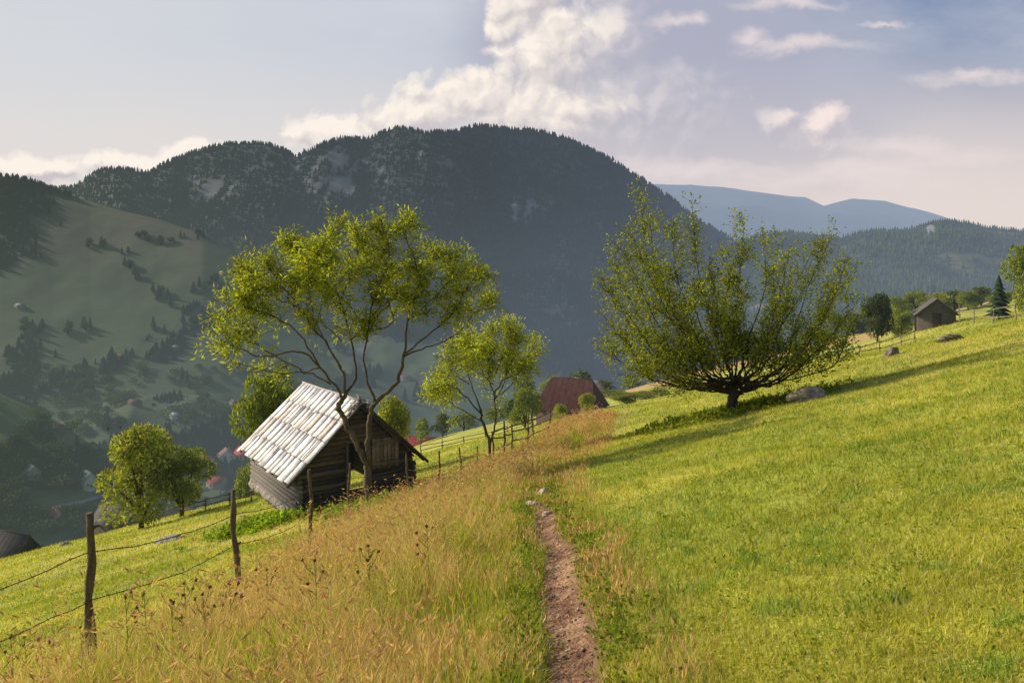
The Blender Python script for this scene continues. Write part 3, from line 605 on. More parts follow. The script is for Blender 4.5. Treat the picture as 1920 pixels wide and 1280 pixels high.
def barn():
    ang = math.atan2(.59, .807); base = np.array([-7.0, 32., -10.0])
    e = empty('old_barn', base, ang, 'old log barn with steep silvery weathered roof', 'barn')
    W = 3.4; AP = 4.62; EV = 1.45; L = 8.1; sl = (AP-EV)/W
    def zr(x): return AP-abs(x)*sl
    a = Acc(); lh = .22; wx = 2.85; z = -.6
    while z < zr(0)-.3:
        zt = z+lh; half = min(wx, (AP-.18-zt)/sl)
        if half < .2: break
        c = np.array((.105, .074, .054))*(.5+1.*rng.random())+rng.random()*.012
        segs = [(-half, half)]
        if .45 < z < 2.7: segs = [(-half, -.6), (.42, half)]
        for s0, s1 in segs:
            if s1-s0 < .1: continue
            o = rng.normal(0, .02); ext = .16*rng.random() if half == wx else 0
            a.tube([(s0-ext, .5+o, z+lh/2), ((s0+s1)/2, .5+o+rng.normal(0, .01), z+lh/2+rng.normal(0, .012)), (s1+ext, .5+o, z+lh/2)], lh*.53, 7, c, jit=.12)
        if half > .5:
            a.tube([(-half, 7.7, z+lh/2), (half, 7.7, z+lh/2)], lh*.52, 6, c)
        if zt < EV+.15:
            for s in (-1, 1):
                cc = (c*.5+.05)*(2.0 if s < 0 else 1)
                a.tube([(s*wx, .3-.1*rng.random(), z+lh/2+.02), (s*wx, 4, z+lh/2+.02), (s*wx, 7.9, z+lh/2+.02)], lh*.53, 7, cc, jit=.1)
        z += lh
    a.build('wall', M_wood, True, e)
    fr = Acc(); fr.box((-.66, .33, .45), (-.54, .62, 2.8), (.12, .09, .065)); fr.box((.36, .33, .45), (.48, .62, 2.8), (.13, .1, .07)); fr.box((-.7, .32, 2.78), (.55, .62, 2.92), (.12, .09, .065)); fr.build('door_frame', M_wood, parent=e)
    dr = Acc()
    for k in range(7): dr.box((.62+k*.2, .27+rng.normal(0, .008), 1.32+rng.random()*.06), (.8+k*.2, .31, 2.74+rng.random()*.05), np.array((.26, .185, .12))*(.7+.6*rng.random()))
    for zz in (1.5, 2.5): dr.box((.6, .225, zz), (2.02, .268, zz+.11), (.24, .17, .12))
    dr.build('door', M_wood, parent=e)
    f = Acc(); q = np.array([(-2.85, 7.7)]+[(-2.85, 7.7-.18*i) for i in range(1, 40)]+[(-2.85+.2*i, .52) for i in range(1, 29)])
    pts = np.column_stack([q+rng.normal(0, .02, q.shape), -.42+rng.normal(0, .03, len(q))]); f.tube(pts, .24, 8, (.28, .25, .21), jit=.5)
    f.build('foundation', M_rock, parent=e)
    r = Acc()
    for s in (-1, 1):
        nrm = np.array([s*sl, 0, 1]); nrm /= np.linalg.norm(nrm); dn = np.array([s*1, 0, -sl]); dl = np.linalg.norm(dn)*W; dn = dn/np.linalg.norm(dn)
        dl += .12 if s < 0 else 0
        nrow = 4
        for j in range(nrow):
            y0 = 0.
            while y0 < L:
                y1 = min(L, y0+rng.uniform(.35, .85))
                t0 = dl*j/nrow-.08; t1 = dl*(j+1)/nrow+.03+rng.normal(0, .05)
                if j == nrow-1: t1 += rng.uniform(-.16, .1)
                ya = y0-.004; yb = y1+.004
                if y0 == 0: ya -= rng.uniform(0, .14)
                if y1 == L: yb += rng.uniform(0, .1)
                lift = .03+.004*(nrow-j)+rng.uniform(0, .002)
                sk = rng.normal(0, .01)
                q0 = np.array([0, 0, AP])+dn*max(t0, 0)+nrm*lift; q1 = np.array([0, 0, AP])+dn*t1+nrm*(lift+.003+abs(rng.normal(0, .002)))
                Vv = [q0+[0, ya, 0], q1+[0, ya+sk, 0], q1+[0, yb+sk, 0], q0+[0, yb, 0]]
                Vv = np.array(Vv); Vv = np.vstack([Vv, Vv-nrm*.006])
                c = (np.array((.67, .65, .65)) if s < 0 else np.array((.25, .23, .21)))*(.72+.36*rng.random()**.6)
                if rng.random() < .12: c = c*np.array((.82, .73, .64))
                r.add(Vv, [[0, 1, 2, 3], [4, 7, 6, 5], [0, 4, 5, 1], [1, 5, 6, 2], [2, 6, 7, 3], [3, 7, 4, 0]], None, c)
                y0 = y1
        for yy in (.8, 2.3, 3.9, 5.2, 6.8):
            q0 = np.array([0, yy+rng.normal(0, .1), AP])+nrm*.06; q1 = q0+dn*(dl*rng.uniform(.6, 1))-nrm*.01+[0, rng.normal(0, .08), 0]
            r.tube([q0, (q0+q1)/2, q1], .014, 4, (.22, .18, .15))
        for t in (.26, .51, .76):
            q = np.array([0, 0, AP])+dn*dl*t+nrm*.06; r.tube([q+[0, rng.uniform(-.1, .5), 0], q+[0, L/2, rng.normal(0, .02)], q+[0, L-rng.uniform(0, .6), 0]], .012, 4, (.24, .2, .17))
        q0 = np.array([0, -.03, AP-.03]); q1 = q0+dn*(dl+.1)
        r.tube([q0, q1], .07, 4, (.06, .045, .035))
        for k in range(8):
            yy = .25+k*1.08; q0 = np.array([0, yy, AP-.08]); r.tube([q0, q0+dn*(dl-.02)], .055, 5, (.09, .065, .05))
    for k in range(16):
        x0 = rng.uniform(-.6, .4); r.box((-.07, -.35, -.012), (.07, .35, .012), np.array((.25, .22, .19))*(.5+rng.random()), R=np.array(Matrix.Rotation(rng.normal(0, .6), 3, 'Z')@Matrix.Rotation(rng.normal(0, .35), 3, 'X')), t=(x0, .05+rng.random()*.3, AP-abs(x0)*sl+.10+.12*rng.random()))
    r.tube([(0, -.15, AP+.05), (0, 2, AP+.08), (0, 5, AP+.04), (0, L+.1, AP+.06)], .05, 6, (.4, .37, .33))
    r.build('roof', M_roof, parent=e)
barn()
def planks(name, u, v, n, label, y=None):
    p = hit(u, v) if y is None else np.array([(u-960)/F*y, y, gz((u-960)/F*y, y)]); e = Acc()
    for k in range(n):
        a = rng.normal(.3, .25); l = rng.uniform(.5, 1.3); q = rng.normal(0, .25, 3)*[1.5, 1, .4]+[0, 0, .15]
        dv = np.array([math.cos(a), math.sin(a), rng.normal(0, .1)])*l/2; e.tube([q-dv, q+dv], rng.uniform(.03, .08), 6, np.array((.22, .16, .11))*(.6+.8*rng.random()))
    o = e.build(name, M_wood); o.location = p; top(o, label, 'log pile')
planks('log_pile', 500, 922, 16, 'heap of old logs beside the barn wall', y=33)
# ---------------------------------------------------------------- fences
def post(parent, p, h, r, c=(.17, .125, .085), lean=(0, 0)):
    a = Acc(); m = 11; t = np.linspace(0, 1, m); ph = rng.random()*6
    pts = np.stack([lean[0]*t*h+.035*np.sin(t*5+ph)+.012*np.sin(t*16+ph), lean[1]*t*h+.02*np.sin(t*6+ph), -.3+t*(h+.3)], -1)
    rad = r*(1.15-.4*t)*(1+.16*np.sin(t*17+ph))
    a.tube(pts, rad, 8, np.array(c)*(.8+.5*rng.random()), jit=.3)
    for k in range(3):
        i = rng.integers(3, 10); dd = rvec(1)[0]*.5; dd[2] = .3; a.tube([pts[i], pts[i]+dd*r*3.6], [r*.5, r*.25], 5, c)
    o = a.build('post', M_post, True, parent); o.location = np.asarray(p)-np.array(parent.location); return o
fe = empty('wire_fence', hit(180, 1240), 0, 'weathered wooden posts with two rusty barbed wires', 'fence')
tops = []
for (u, vb, vt, r, ln) in [(182, 1240, 962, .055, (-.07, 0)), (445, 1095, 918, .055, (-.03, 0)), (587, 1030, 880, .05, (-.06, 0)), (655, 978, 868, .048, (.01, 0)), (768, 937, 850, .045, (-.06, .0)), (822, 920, 845, .045, (0.01, 0)), (865, 900, 838, .045, (-.05, 0)), (894, 888, 836, .04, (0, 0))]:
    p = hit(u, vb); h = (vb-vt)/F*p[1]; h = min(h, 2.3); post(fe, p, h, r, lean=ln); tops.append((p, h, ln))
tops.insert(0, (np.array([-6.6, 5.6, float(H(np.array(-6.6), np.array(5.6)))]), 1.6, (0, 0)))
for fr_ in (.42, .74):
    w = Acc()
    for (p, h, l), (q, g, l2) in zip(tops[:-1], tops[1:]):
        A = p+[l[0]*h*fr_, 0, h*fr_]; B_ = q+[l2[0]*g*fr_, 0, g*fr_]; t = np.linspace(0, 1, 14)[:, None]
        c = A+(B_-A)*t; c[:, 2] -= .10*np.sin(t[:, 0]*np.pi)+rng.normal(0, .008, 14)*(t[:, 0] > 0)*(t[:, 0] < 1)
        w.tube(c, .0065, 4, (1, 1, 1), cap=False)
        for s in np.linspace(.03, .97, 22):
            i = min(int(s*13), 12); m = c[i]+(c[i+1]-c[i])*(s*13-i); v = rvec(1)[0]*.03; w.tube([m-v, m+v], .004, 3, cap=False)
    w.build('wire', M_wire, parent=fe, origin=fe.location)
def rail_fence(name, label, pts, h, rails, ph=.05, c=(.20, .155, .115), group=None):
    W = []
    for (u, v, y) in pts:
        x = (u-960)/F*y; W.append(np.array([x, y, gz(x, y)]))
    e = empty(name, W[0], 0, label, 'fence', group)
    for p in W: post(e, p, h*(.8+.4*rng.random()), ph, c, lean=(rng.normal(0, .06), 0))
    for f in rails:
        for A, B_ in zip(W[:-1], W[1:]):
            a = Acc(); s = rng.normal(0, .07, 2); d_ = (B_-A)*.04
            a.tube([A-d_+[0, -.06, h*f+s[0]], (A+B_)/2+[0, -.06, h*f+s.mean()-.02], B_+d_+[0, -.06, h*f+s[1]]], ph*.7, 6, np.array(c)*(.8+.6*rng.random()), jit=.15)
            a.build('rail', M_post, True, e, W[0])
rail_fence('rail_fence', 'rickety grey split rail fence beside dry grass', [(925, 0, 38), (945, 0, 39), (960, 0, 40), (988, 0, 42), (1000, 0, 45), (1030, 0, 50)], 1.9, (.3, .6, .85), .06)
rail_fence('rail_fence', 'long low rail fence crossing the lower field', [(790, 0, 75), (830, 0, 78), (870, 0, 82), (910, 0, 85), (950, 0, 90), (1000, 0, 95)], 1.1, (.5, .9), .06)
rail_fence('rail_fence', 'low wooden rail fence at the meadow edge', [(300, 0, 64), (340, 0, 64), (385, 0, 62), (430, 0, 60), (470, 0, 58), (500, 0, 55)], 1.1, (.5, .9), .06)
rail_fence('rail_fence', 'wooden rail fence on the upper slope', [(1572, 0, 62), (1610, 0, 64), (1650, 0, 66), (1690, 0, 70), (1715, 0, 74)], 1.3, (.35, .8), .06, (.26, .22, .18))
rail_fence('rail_fence', 'wooden fence climbing past the hut', [(1800, 0, 78), (1826, 0, 74), (1862, 0, 70), (1905, 0, 66), (1950, 0, 62), (2000, 0, 60)], 1.7, (.35, .8), .06, (.26, .22, .18))
# ---------------------------------------------------------------- rocks
def rock(name, p, s, label, n=1, c=(.36, .33, .29), group=None):
    import bmesh
    bm = bmesh.new(); bmesh.ops.create_icosphere(bm, subdivisions=4, radius=1)
    V = np.array([v.co[:] for v in bm.verts]); T = np.array([[v.index for v in f.verts] for f in bm.faces]); bm.free()
    o = rng.random()*50
    k = 1+.9*(fbm(V[:, 0]*1.2+o, V[:, 2]*1.2+V[:, 1]*1.1+o)-.5)+.6*(fbm(V[:, 0]*4+o, V[:, 1]*4+V[:, 2]*4)-.5)
    V = V*k[:, None]*np.array(s); V[:, 2] = np.where(V[:, 2] < -s[2]*.3, -s[2]*.3, V[:, 2])
    cc = np.asarray(c)*(.3+1.4*fbm(V[:, 0]*5/s[0], V[:, 2]*5/s[2]))[:, None]
    ob = mesh_np(name, V, [T], M_rock, cc, False); ob.location = [float(q) for q in p]; top(ob, label, 'rock', group)
def rpx(u, v, w, h, label, **k):
    p = hit(u, v); y = p[1]; rock('boulder', p+[0, 0, h/F*y*.12], (w/2/F*y, w/2.6/F*y, h/F*y*.75), label, **k)
rpx(1518, 750, 76, 26, 'brownish limestone boulder lying in the meadow', c=(.38, .30, .22))
rpx(1672, 668, 26, 18, 'grey boulder beside the rail fence', c=(.2, .17, .14)); rpx(1785, 640, 56, 15, 'mossy rock outcrop below the hut', c=(.17, .14, .09))
rpx(1000, 950, 34, 13, 'flat pale stone on the path', c=(.5, .41, .31)); rpx(1022, 925, 26, 10, 'small pale stone on the path', c=(.5, .41, .31)); rpx(1028, 966, 22, 9, 'small stone beside the path', c=(.42, .33, .24))
rpx(325, 1012, 60, 7, 'low flat stones in the grass', c=(.26, .23, .19)); rpx(125, 1022, 20, 8, 'small stone in the grass', c=(.26, .22, .18))
pa = Acc()
for k in range(700):
    y = 3.2+rng.random()**1.5*12; x = path_x(y)+rng.normal(0, .09); s = rng.uniform(.003, .013)
    if k % 2: pa.box((-s*2.4, -s*.25, 0), (s*2.4, s*.25, .002), np.array((.5, .36, .2))*(.4+.8*rng.random()), R=np.array(Matrix.Rotation(rng.random()*6, 3, 'Z')), t=(x, y, float(H(np.array(x), np.array(y)))+.03), jit=s*.3)
    else: pa.box((-s, -s*.8, -s*.4), (s, s*.8, s*.5), np.array((.34, .22, .14))*(.5+.8*rng.random()), R=np.array(Matrix.Rotation(rng.random()*6, 3, 'Z')), t=(x, y, float(H(np.array(x), np.array(y)))+.022), jit=s*.8)
stuff(pa.build('path_pebbles', M_rock), 'small pebbles and straw bits on the dirt path', 'pebbles')
# ---------------------------------------------------------------- grass
def blades(x, y, h, w, lean, C, tipC=None, bdir=None):
    N = len(x); z = H(x, y)-.01; a = rng.random(N)*6.28; b = rng.random(N)*6.28
    lean = lean*(.4+1.2*rng.random(N))
    lx = np.cos(b)*lean*h; ly = np.sin(b)*lean*h
    if bdir is not None: lx = lx+bdir*h
    sx = np.cos(a)*w/2; sy = np.sin(a)*w/2
    p = np.stack([x, y, z], -1)
    V = np.empty((N, 5, 3)); o = np.zeros(N)
    V[:, 0] = p+np.stack([-sx, -sy, o], -1); V[:, 1] = p+np.stack([sx, sy, o], -1)
    V[:, 2] = p+np.stack([-sx*.8+lx*.3, -sy*.8+ly*.3, h*.55], -1); V[:, 3] = p+np.stack([sx*.8+lx*.3, sy*.8+ly*.3, h*.55], -1)
    V[:, 4] = p+np.stack([lx, ly, h], -1)
    i = np.arange(N)[:, None]*5
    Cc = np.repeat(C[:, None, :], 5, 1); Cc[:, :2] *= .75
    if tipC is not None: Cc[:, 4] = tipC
    return V.reshape(-1, 3), i+np.array([0, 1, 3, 2]), i+np.array([2, 3, 4]), Cc.reshape(-1, 3)
N = 450000
y = 2.2*np.exp(rng.random(N)*math.log(85/2.2)); x = (rng.random(N)*1.8-.9)*(y+1.)
ok = (np.abs(x-path_x(y)) > .16+.05*rng.random(N)) | (y > 15); ok &= (rng.random(N) > band(x, y)*.3); x = x[ok]; y = y[ok]
hn = fbm(x/.8, y/.8+5); N = len(x)
h = (.03+.06*hn*rng.random(N)*1.6)*(1+y/30); w = .0038*(1+y/5.)
C = meadow_col(x, y)*(.7+.6*rng.random((N, 1))); st = rng.random(N) < .13; C[st] = np.array((.60, .50, .20))*(.6+.6*rng.random((st.sum(), 1)))
wd = fbm(x/.35+70, y/.35); dk = wd > .68; C[dk] *= np.array((.65, .85, .9)); h[dk] *= 1.2
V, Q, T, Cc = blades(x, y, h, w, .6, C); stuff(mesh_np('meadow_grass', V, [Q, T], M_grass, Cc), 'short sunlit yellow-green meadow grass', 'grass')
N = 230000
y = 2.6*np.exp(rng.random(N)*math.log(62/2.6)); x = rng.uniform(-7., 2.4, N)+np.maximum(0, (y-18))*.16
bd = band(x, y); n = fbm(x/1.1+20, y/1.1); pd = np.abs(x-path_x(y)); bd = np.maximum(bd, .6*(pd < .5)*(y < 20))
ok = (rng.random(N) < bd*(.15+1.25*n)) & ((pd > .15+.10*rng.random(N)) | (y > 13))
x = x[ok]; y = y[ok]; n = n[ok]; N = len(x); dp = np.abs(x-path_x(y)); right = x > path_x(y); fd = x-fence_x(y)
hm = np.where(right, .15, .20)+np.where(right, .08, .40)*ss(.3, 1.5, dp)*(.45+.55*ss(.2, 1.8, fd))
n_2 = fbm(x/.45+5, y/.45+9)
h = hm*(.25+.95*rng.random(N)**1.4)*(.1+1.1*n+.9*n_2); w = .0020*(1+y/4.5)
gn = fbm(x/.7+60, y/.9); kind = rng.random(N)+(gn-.5)*3.6+.25*(1-ss(.4, 1.4, dp))+.08*ss(9, 3, y); g = kind > .50
C = np.where(g[:, None], lerpc((.26, .34, .04), (.48, .48, .08), rng.random(N)), lerpc((.63, .42, .165), (.79, .65, .36), rng.random(N)))*(.6+.65*rng.random((N, 1)))
h = np.where(g, h*.78, h); w = np.where(g, w*1.7, w)
over = np.where((dp < .4) & (y < 16), -np.sign(x-path_x(y))*.5, 0)
V, Q, T, Cc = blades(x, y, h, w, .42, C, bdir=over)
stuff(mesh_np('tall_dry_grass', V, [Q, T], M_grass, Cc), 'tall dry golden grass between fence and path', 'grass')
s = ~g & (rng.random(N) < .35); xs, ys_, hs_ = x[s], y[s], h[s]*1.25; ns = len(xs)
sa = Acc(); zz = H(xs, ys_); b = rng.random(ns)*6.28
lean = np.stack([np.cos(b), np.sin(b), np.zeros(ns)], -1)*(.25*hs_)[:, None]
tipp = np.stack([xs, ys_, zz+hs_], -1)+lean
stm = .0009*(1+ys_/4)
Vs = np.stack([np.stack([xs-stm, ys_, zz], -1), np.stack([xs+stm, ys_, zz], -1), tipp], 1).reshape(-1, 3)
sa.add(Vs, None, np.arange(ns*3).reshape(-1, 3), np.array((.6, .45, .22)))
for k in range(2): leaves(sa, tipp-lean*.2-[0, 0, .03], lean*.8+np.array([0, 0, .1])+rvec(ns)*.02, (.035+.05*rng.random(ns))*(1+ys_/30), .006*(1+ys_/6), leafcols(ns, (.66, .46, .23), (.50, .28, .14)))
stuff(sa.build('grass_seed_heads', M_grass), 'reddish seed heads above the dry grass', 'grass')
def weeds(xf, yf, hmax, name, label, ca, cb, ls=.05, k=14):
    a = Acc(); x, y = xf, yf; z = H(x, y)
    p = np.repeat(np.stack([x, y, z], -1), k, 0); hh = np.repeat(hmax*(.4+.6*rng.random(len(x))), k)
    p = p+np.stack([rng.normal(0, .07, len(p)), rng.normal(0, .07, len(p)), rng.random(len(p))*hh], -1)
    sc = (1+p[:, 1]/14); leaves(a, p, rvec(len(p), .2), ls*sc*(.6+.8*rng.random(len(p))), ls*.5*sc, leafcols(len(p), ca, cb)); stuff(a.build(name, M_leaf), label, 'weeds')
ny = 3+rng.random(750)**1.4*18; nx = path_x(ny)+np.where(rng.random(750) < .6, 1, -1)*(.25+np.abs(rng.normal(0, .13, 750)))
weeds(nx, ny, .12, 'path_weeds', 'green weeds edging the path', (.24, .31, .04), (.12, .17, .03), .032)
ny = 3*np.exp(rng.random(1800)*math.log(12)); nx = (rng.random(1800)*1.6-.8)*(ny+1); k_ = (nx > path_x(ny)+.6) | (nx < fence_x(ny)-.5)
weeds(nx[k_], ny[k_], .05, 'meadow_weeds', 'clover and small leafy weeds in the meadow', (.28, .36, .045), (.16, .23, .035), .025, 20)
tx = b2[0]+rng.normal(0, 1.7*sc2, 600); ty = b2[1]+rng.normal(0, 1.0*sc2, 600); weeds(tx, ty, .28, 'tree_foot_weeds', 'weeds and shoots around the tree foot', (.28, .32, .045), (.14, .18, .03), .06)
tx = np.concatenate([b1[0]+rng.normal(0, .8, 200), rng.normal(-10.8, 1.0, 500)]); ty = np.concatenate([b1[1]+rng.normal(0, .6, 200), rng.normal(31, 1.5, 500)]); weeds(tx, ty, .45, 'nettles', 'bright nettles beside the barn', (.28, .40, .04), (.15, .23, .03), .07)
def thistle(p, h, kind):
    e = empty('thistle', p, 0, 'tall dry thistle with purple flower heads' if kind else 'dry brown thistle with round seed heads', 'thistle', 'thistles in the dry grass')
    a = Acc(); a.tube([(0, 0, 0), (.02, .01, h*.5), (0, 0, h)], [.005, .004, .003], 5, (.2, .18, .08))
    tips_ = [(0, 0, h)]
    for k in range(4):
        z0 = h*(.45+.12*k); an = rng.random()*6.28; t = (math.cos(an)*.12, math.sin(an)*.12, z0+.16); a.tube([(0.01, 0, z0), (t[0]*.6, t[1]*.6, z0+.07), t], [.004, .003, .003], 4, (.2, .18, .08)); tips_.append(t)
    n_ = 10; an = np.arange(n_)/n_*h; leaves(a, np.stack([an*0, an*0, an], -1), rvec(n_, .3), .12, .02, leafcols(n_, (.16, .2, .06), (.26, .22, .08)))
    a.build('stem', M_leaf, parent=e)
    for t in tips_:
        hd = Acc(); leaves(hd, np.tile(t, (26, 1)), rvec(26, .2), .024, .014, np.tile((.16, .11, .06), (26, 1)))
        if kind: leaves(hd, np.tile(np.array(t)+[0, 0, .01], (22, 1)), rvec(22, 1.6), .04, .009, np.tile((.55, .25, .5), (22, 1)))
        hd.build('flower_head', M_leaf, parent=e)
for (u, v, h, k) in [(45, 1290, .6, 0), (75, 1300, .6, 1), (235, 1270, .85, 1), (320, 1265, .75, 0), (345, 1245, .85, 0), (380, 1255, .75, 0), (430, 1230, .75, 1), (150, 1290, .65, 0), (20, 1300, .65, 0), (800, 1120, .8, 0), (590, 1200, .8, 0), (690, 1170, .8, 0), (500, 1180, .7, 0), (270, 1250, .8, 1)]:
    p = hit(u, v); thistle(p, h, k)
# ---------------------------------------------------------------- light, sky, camera
S = Vector((-.80, .30, .44)).normalized()
sd = bpy.data.lights.new('sun', 'SUN'); sd.energy = 5.0; sd.angle = math.radians(.6); sd.color = (1, .88, .70)
so = bpy.data.objects.new('sun', sd); COL.objects.link(so); so.rotation_euler = S.to_track_quat('Z', 'Y').to_euler()
w = bpy.data.worlds.new('World'); scene.world = w; w.use_nodes = True
wt = w.node_tree; wt.nodes.clear()
sky = wt.nodes.new('ShaderNodeTexSky'); sky.sky_type = 'NISHITA'; sky.sun_disc = False; sky.sun_elevation = math.asin(S.z); sky.sun_rotation = math.atan2(S.x, S.y)
sky.air_density = 1.0; sky.dust_density = 2.5; sky.altitude = 900
bg = wt.nodes.new('ShaderNodeBackground'); wt.links.new(sky.outputs[0], bg.inputs[0]); bg.inputs[1].default_value = .15
wo = wt.nodes.new('ShaderNodeOutputWorld'); wt.links.new(bg.outputs[0], wo.inputs[0])
M_sky = bpy.data.materials.new('clouded_sky'); T_, N_, K = nt(M_sky)
def m(op, a, b=None, c=None, clamp=False):
    n = N_.new('ShaderNodeMath'); n.operation = op; n.use_clamp = clamp
    for i, q in enumerate((a, b, c)):
        if q is None: continue
        if isinstance(q, (int, float)): n.inputs[i].default_value = q
        else: K.new(q, n.inputs[i])
    return n.outputs[0]
def sstep(a, b, x, lin=False):
    n = N_.new('ShaderNodeMapRange'); n.interpolation_type = 'LINEAR' if lin else 'SMOOTHSTEP'; n.inputs[1].default_value = a; n.inputs[2].default_value = b; K.new(x, n.inputs[0]); return n.outputs[0]
def mix(f, a, b):
    n = N_.new('ShaderNodeMix'); n.data_type = 'RGBA'
    if isinstance(f, (int, float)): n.inputs[0].default_value = f
    else: K.new(f, n.inputs[0])
    for i, q in ((6, a), (7, b)):
        if isinstance(q, tuple): n.inputs[i].default_value = q+(1,)
        else: K.new(q, n.inputs[i])
    return n.outputs[2]
tc = N_.new('ShaderNodeTexCoord'); sp = N_.new('ShaderNodeSeparateXYZ'); K.new(tc.outputs['Object'], sp.inputs[0])
yc = m('MAXIMUM', sp.outputs[1], 500.); U0 = m('DIVIDE', sp.outputs[0], yc); V0 = m('DIVIDE', sp.outputs[2], yc)
def comb(Ux, Vx, off):
    cb = N_.new('ShaderNodeCombineXYZ'); K.new(Ux, cb.inputs[0]); K.new(Vx, cb.inputs[1]); cb.inputs[2].default_value = off; return cb.outputs[0]
def noise(Ux, Vx, sc, det=8, rough=.6, off=0.):
    n = N_.new('ShaderNodeTexNoise'); n.inputs['Scale'].default_value = sc; n.inputs['Detail'].default_value = det; n.inputs['Roughness'].default_value = rough
    K.new(comb(Ux, Vx, off), n.inputs['Vector']); return n.outputs[0]
def vor(Ux, Vx, sc, off=0.):
    n = N_.new('ShaderNodeTexVoronoi'); n.feature = 'F1'; n.inputs['Scale'].default_value = sc
    K.new(comb(Ux, Vx, off), n.inputs['Vector']); return n.outputs['Distance']
def blobs(Ux, Vx, L):
    r = None
    for (u, v, ru, rv) in L:
        a = m('DIVIDE', m('SUBTRACT', Ux, (u-960)/F), ru/F); b = m('DIVIDE', m('SUBTRACT', Vx, (HV-v)/F), rv/F)
        q = m('SUBTRACT', 1., m('SQRT', m('ADD', m('MULTIPLY', a, a), m('MULTIPLY', b, b))))
        r = q if r is None else m('SMOOTH_MAX', r, q, .25)
    return r
CU = [(990, 10, 105, 120), (1060, 110, 170, 140), (1080, 210, 240, 110), (910, 195, 150, 85), (790, 225, 125, 54), (640, 246, 135, 48), (1140, 50, 140, 130), (1220, 190, 190, 130)]
CS = [(1535, 238, 90, 62), (1462, 222, 55, 38), (80, 313, 130, 38), (260, 302, 160, 32), (370, 288, 90, 30)]
CW = [(1262, 48, 74, 17), (1300, 40, 30, 22), (1505, 84, 170, 20), (1410, 68, 55, 22), (1830, 145, 170, 21), (915, 102, 30, 14), (1290, 315, 240, 34), (1660, 40, 50, 8), (1500, 5, 140, 14), (1700, 290, 240, 34), (1600, 330, 300, 40)]
wn = m('MULTIPLY', m('SUBTRACT', noise(U0, V0, 7, 7, .6, 11.), .5), .09); wn2 = m('MULTIPLY', m('SUBTRACT', noise(U0, V0, 7, 7, .6, 21.), .5), .09)
UW = m('ADD', U0, wn); VW = m('ADD', V0, wn2)
def dens(dU, dV):
    Ux = m('ADD', UW, dU); Vx = m('ADD', VW, dV)
    n = m('MULTIPLY', m('SUBTRACT', noise(Ux, Vx, 9, 9, .60), .5), 1.6)
    wx = m('ADD', Ux, m('MULTIPLY', m('SUBTRACT', noise(Ux, Vx, 40, 4, .6, 9.), .5), .03))
    bl = m('ADD', m('MULTIPLY', m('SUBTRACT', .45, vor(wx, Vx, 17)), .6), m('MULTIPLY', m('SUBTRACT', .45, vor(wx, Vx, 42, 4.)), .38))
    q = m('ADD', n, bl)
    a = m('ADD', blobs(Ux, Vx, CU), q); b = m('ADD', blobs(Ux, Vx, CS), m('MULTIPLY', q, .9))
    return m('MAXIMUM', a, b)
D0 = dens(0., 0.); D1 = dens(-.010, .013)
soften = sstep(.02, .25, U0)
mask = m('DIVIDE', D0, m('ADD', .38, m('MULTIPLY', soften, 1.0)), clamp=True)
smc = sstep(.33, .42, U0); mask2 = sstep(.0, .7, D0); mk = N_.new('ShaderNodeMix'); K.new(smc, mk.inputs[0]); K.new(mask, mk.inputs[2]); K.new(mask2, mk.inputs[3]); mask = mk.outputs[0]
lit = sstep(-.30, .30, m('SUBTRACT', D0, D1), True)
ccol = mix(lit, (.60, .56, .585), (.98, .89, .80))
shade = m('MULTIPLY', sstep(.05, .24, m('ADD', U0, m('MULTIPLY', wn, 2.))), .8)
ccol = mix(shade, ccol, mix(lit, (.46, .46, .55), (.66, .62, .66)))
ccol = mix(smc, ccol, mix(lit, (.56, .52, .58), (.92, .79, .75)))
Wp = m('ADD', blobs(UW, VW, CW), m('MULTIPLY', m('SUBTRACT', noise(U0, m('MULTIPLY', V0, 3.5), 8, 9, .62, 5.), .5), 1.6))
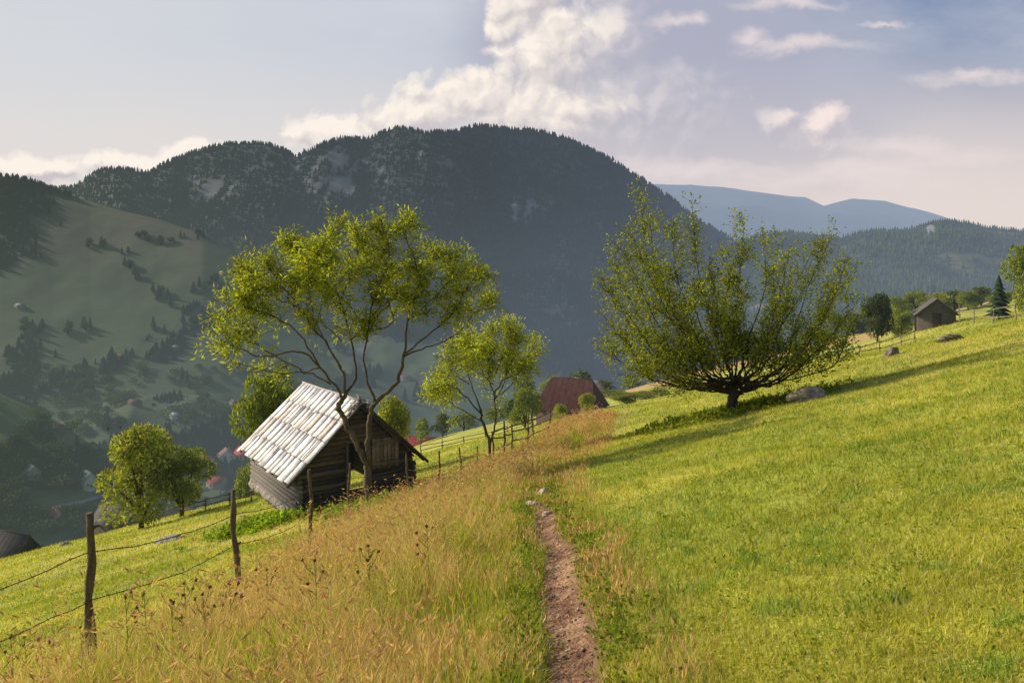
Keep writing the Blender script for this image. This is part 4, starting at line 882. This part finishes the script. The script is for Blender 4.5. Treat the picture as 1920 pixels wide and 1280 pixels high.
wmask = m('MULTIPLY', sstep(-.05, 1.1, Wp), .8)
soft = m('ADD', blobs(U0, V0, [(1240, 150, 350, 270), (1380, 230, 290, 140), (1180, 60, 260, 230)]), m('MULTIPLY', m('SUBTRACT', noise(U0, V0, 4, 9, .58, 7.), .5), 1.3))
smask = m('MULTIPLY', sstep(-.5, .6, soft), .92)
base = mix(sstep(-.8, .15, U0), (.65, .68, .72), (.50, .555, .665))
base = mix(sstep(-.25, .8, U0), base, (.19, .265, .435))
st = m('SUBTRACT', noise(U0, m('MULTIPLY', V0, 2.6), 3, 8, .6, 2.), .5)
base = mix(m('ADD', .24, m('MULTIPLY', st, 1.3), clamp=True), base, (.70, .70, .73))
hz = m('MULTIPLY', sstep(.38, .10, m('ADD', V0, m('MULTIPLY', st, .12))), .94)
base = mix(hz, base, mix(sstep(-.6, .6, U0), (.78, .75, .72), (.79, .69, .645)))
c1 = mix(smask, base, (.42, .43, .54)); c1 = mix(m('MULTIPLY', hz, .55), c1, (.79, .70, .66)); c1 = mix(wmask, c1, (.82, .72, .71))
c2 = mix(mask, c1, ccol)
em = N_.new('ShaderNodeEmission'); K.new(c2, em.inputs[0]); oo = N_.new('ShaderNodeOutputMaterial'); K.new(em.outputs[0], oo.inputs[0])
az = np.radians(np.linspace(-52, 52, 60)); el = np.radians(np.linspace(-4, 48, 30)); AZ, EL = np.meshgrid(az, el); R_ = 13500
V = np.stack([R_*np.sin(AZ)*np.cos(EL), R_*np.cos(AZ)*np.cos(EL), R_*np.sin(EL)], -1).reshape(-1, 3)
struct(mesh_np('sky', V, [grid_faces(30, 60)], M_sky, smooth=True))
cd = bpy.data.cameras.new('camera'); co = bpy.data.objects.new('camera', cd); COL.objects.link(co)
cd.sensor_width = 36; cd.lens = 24; cd.shift_y = -100/1920; cd.clip_end = 40000; cd.clip_start = .05
co.location = (0, 0, 0); co.rotation_euler = (math.radians(90), 0, 0); scene.camera = co
scene.view_settings.view_transform = 'Standard'; scene.view_settings.look = 'None'; scene.view_settings.exposure = 0
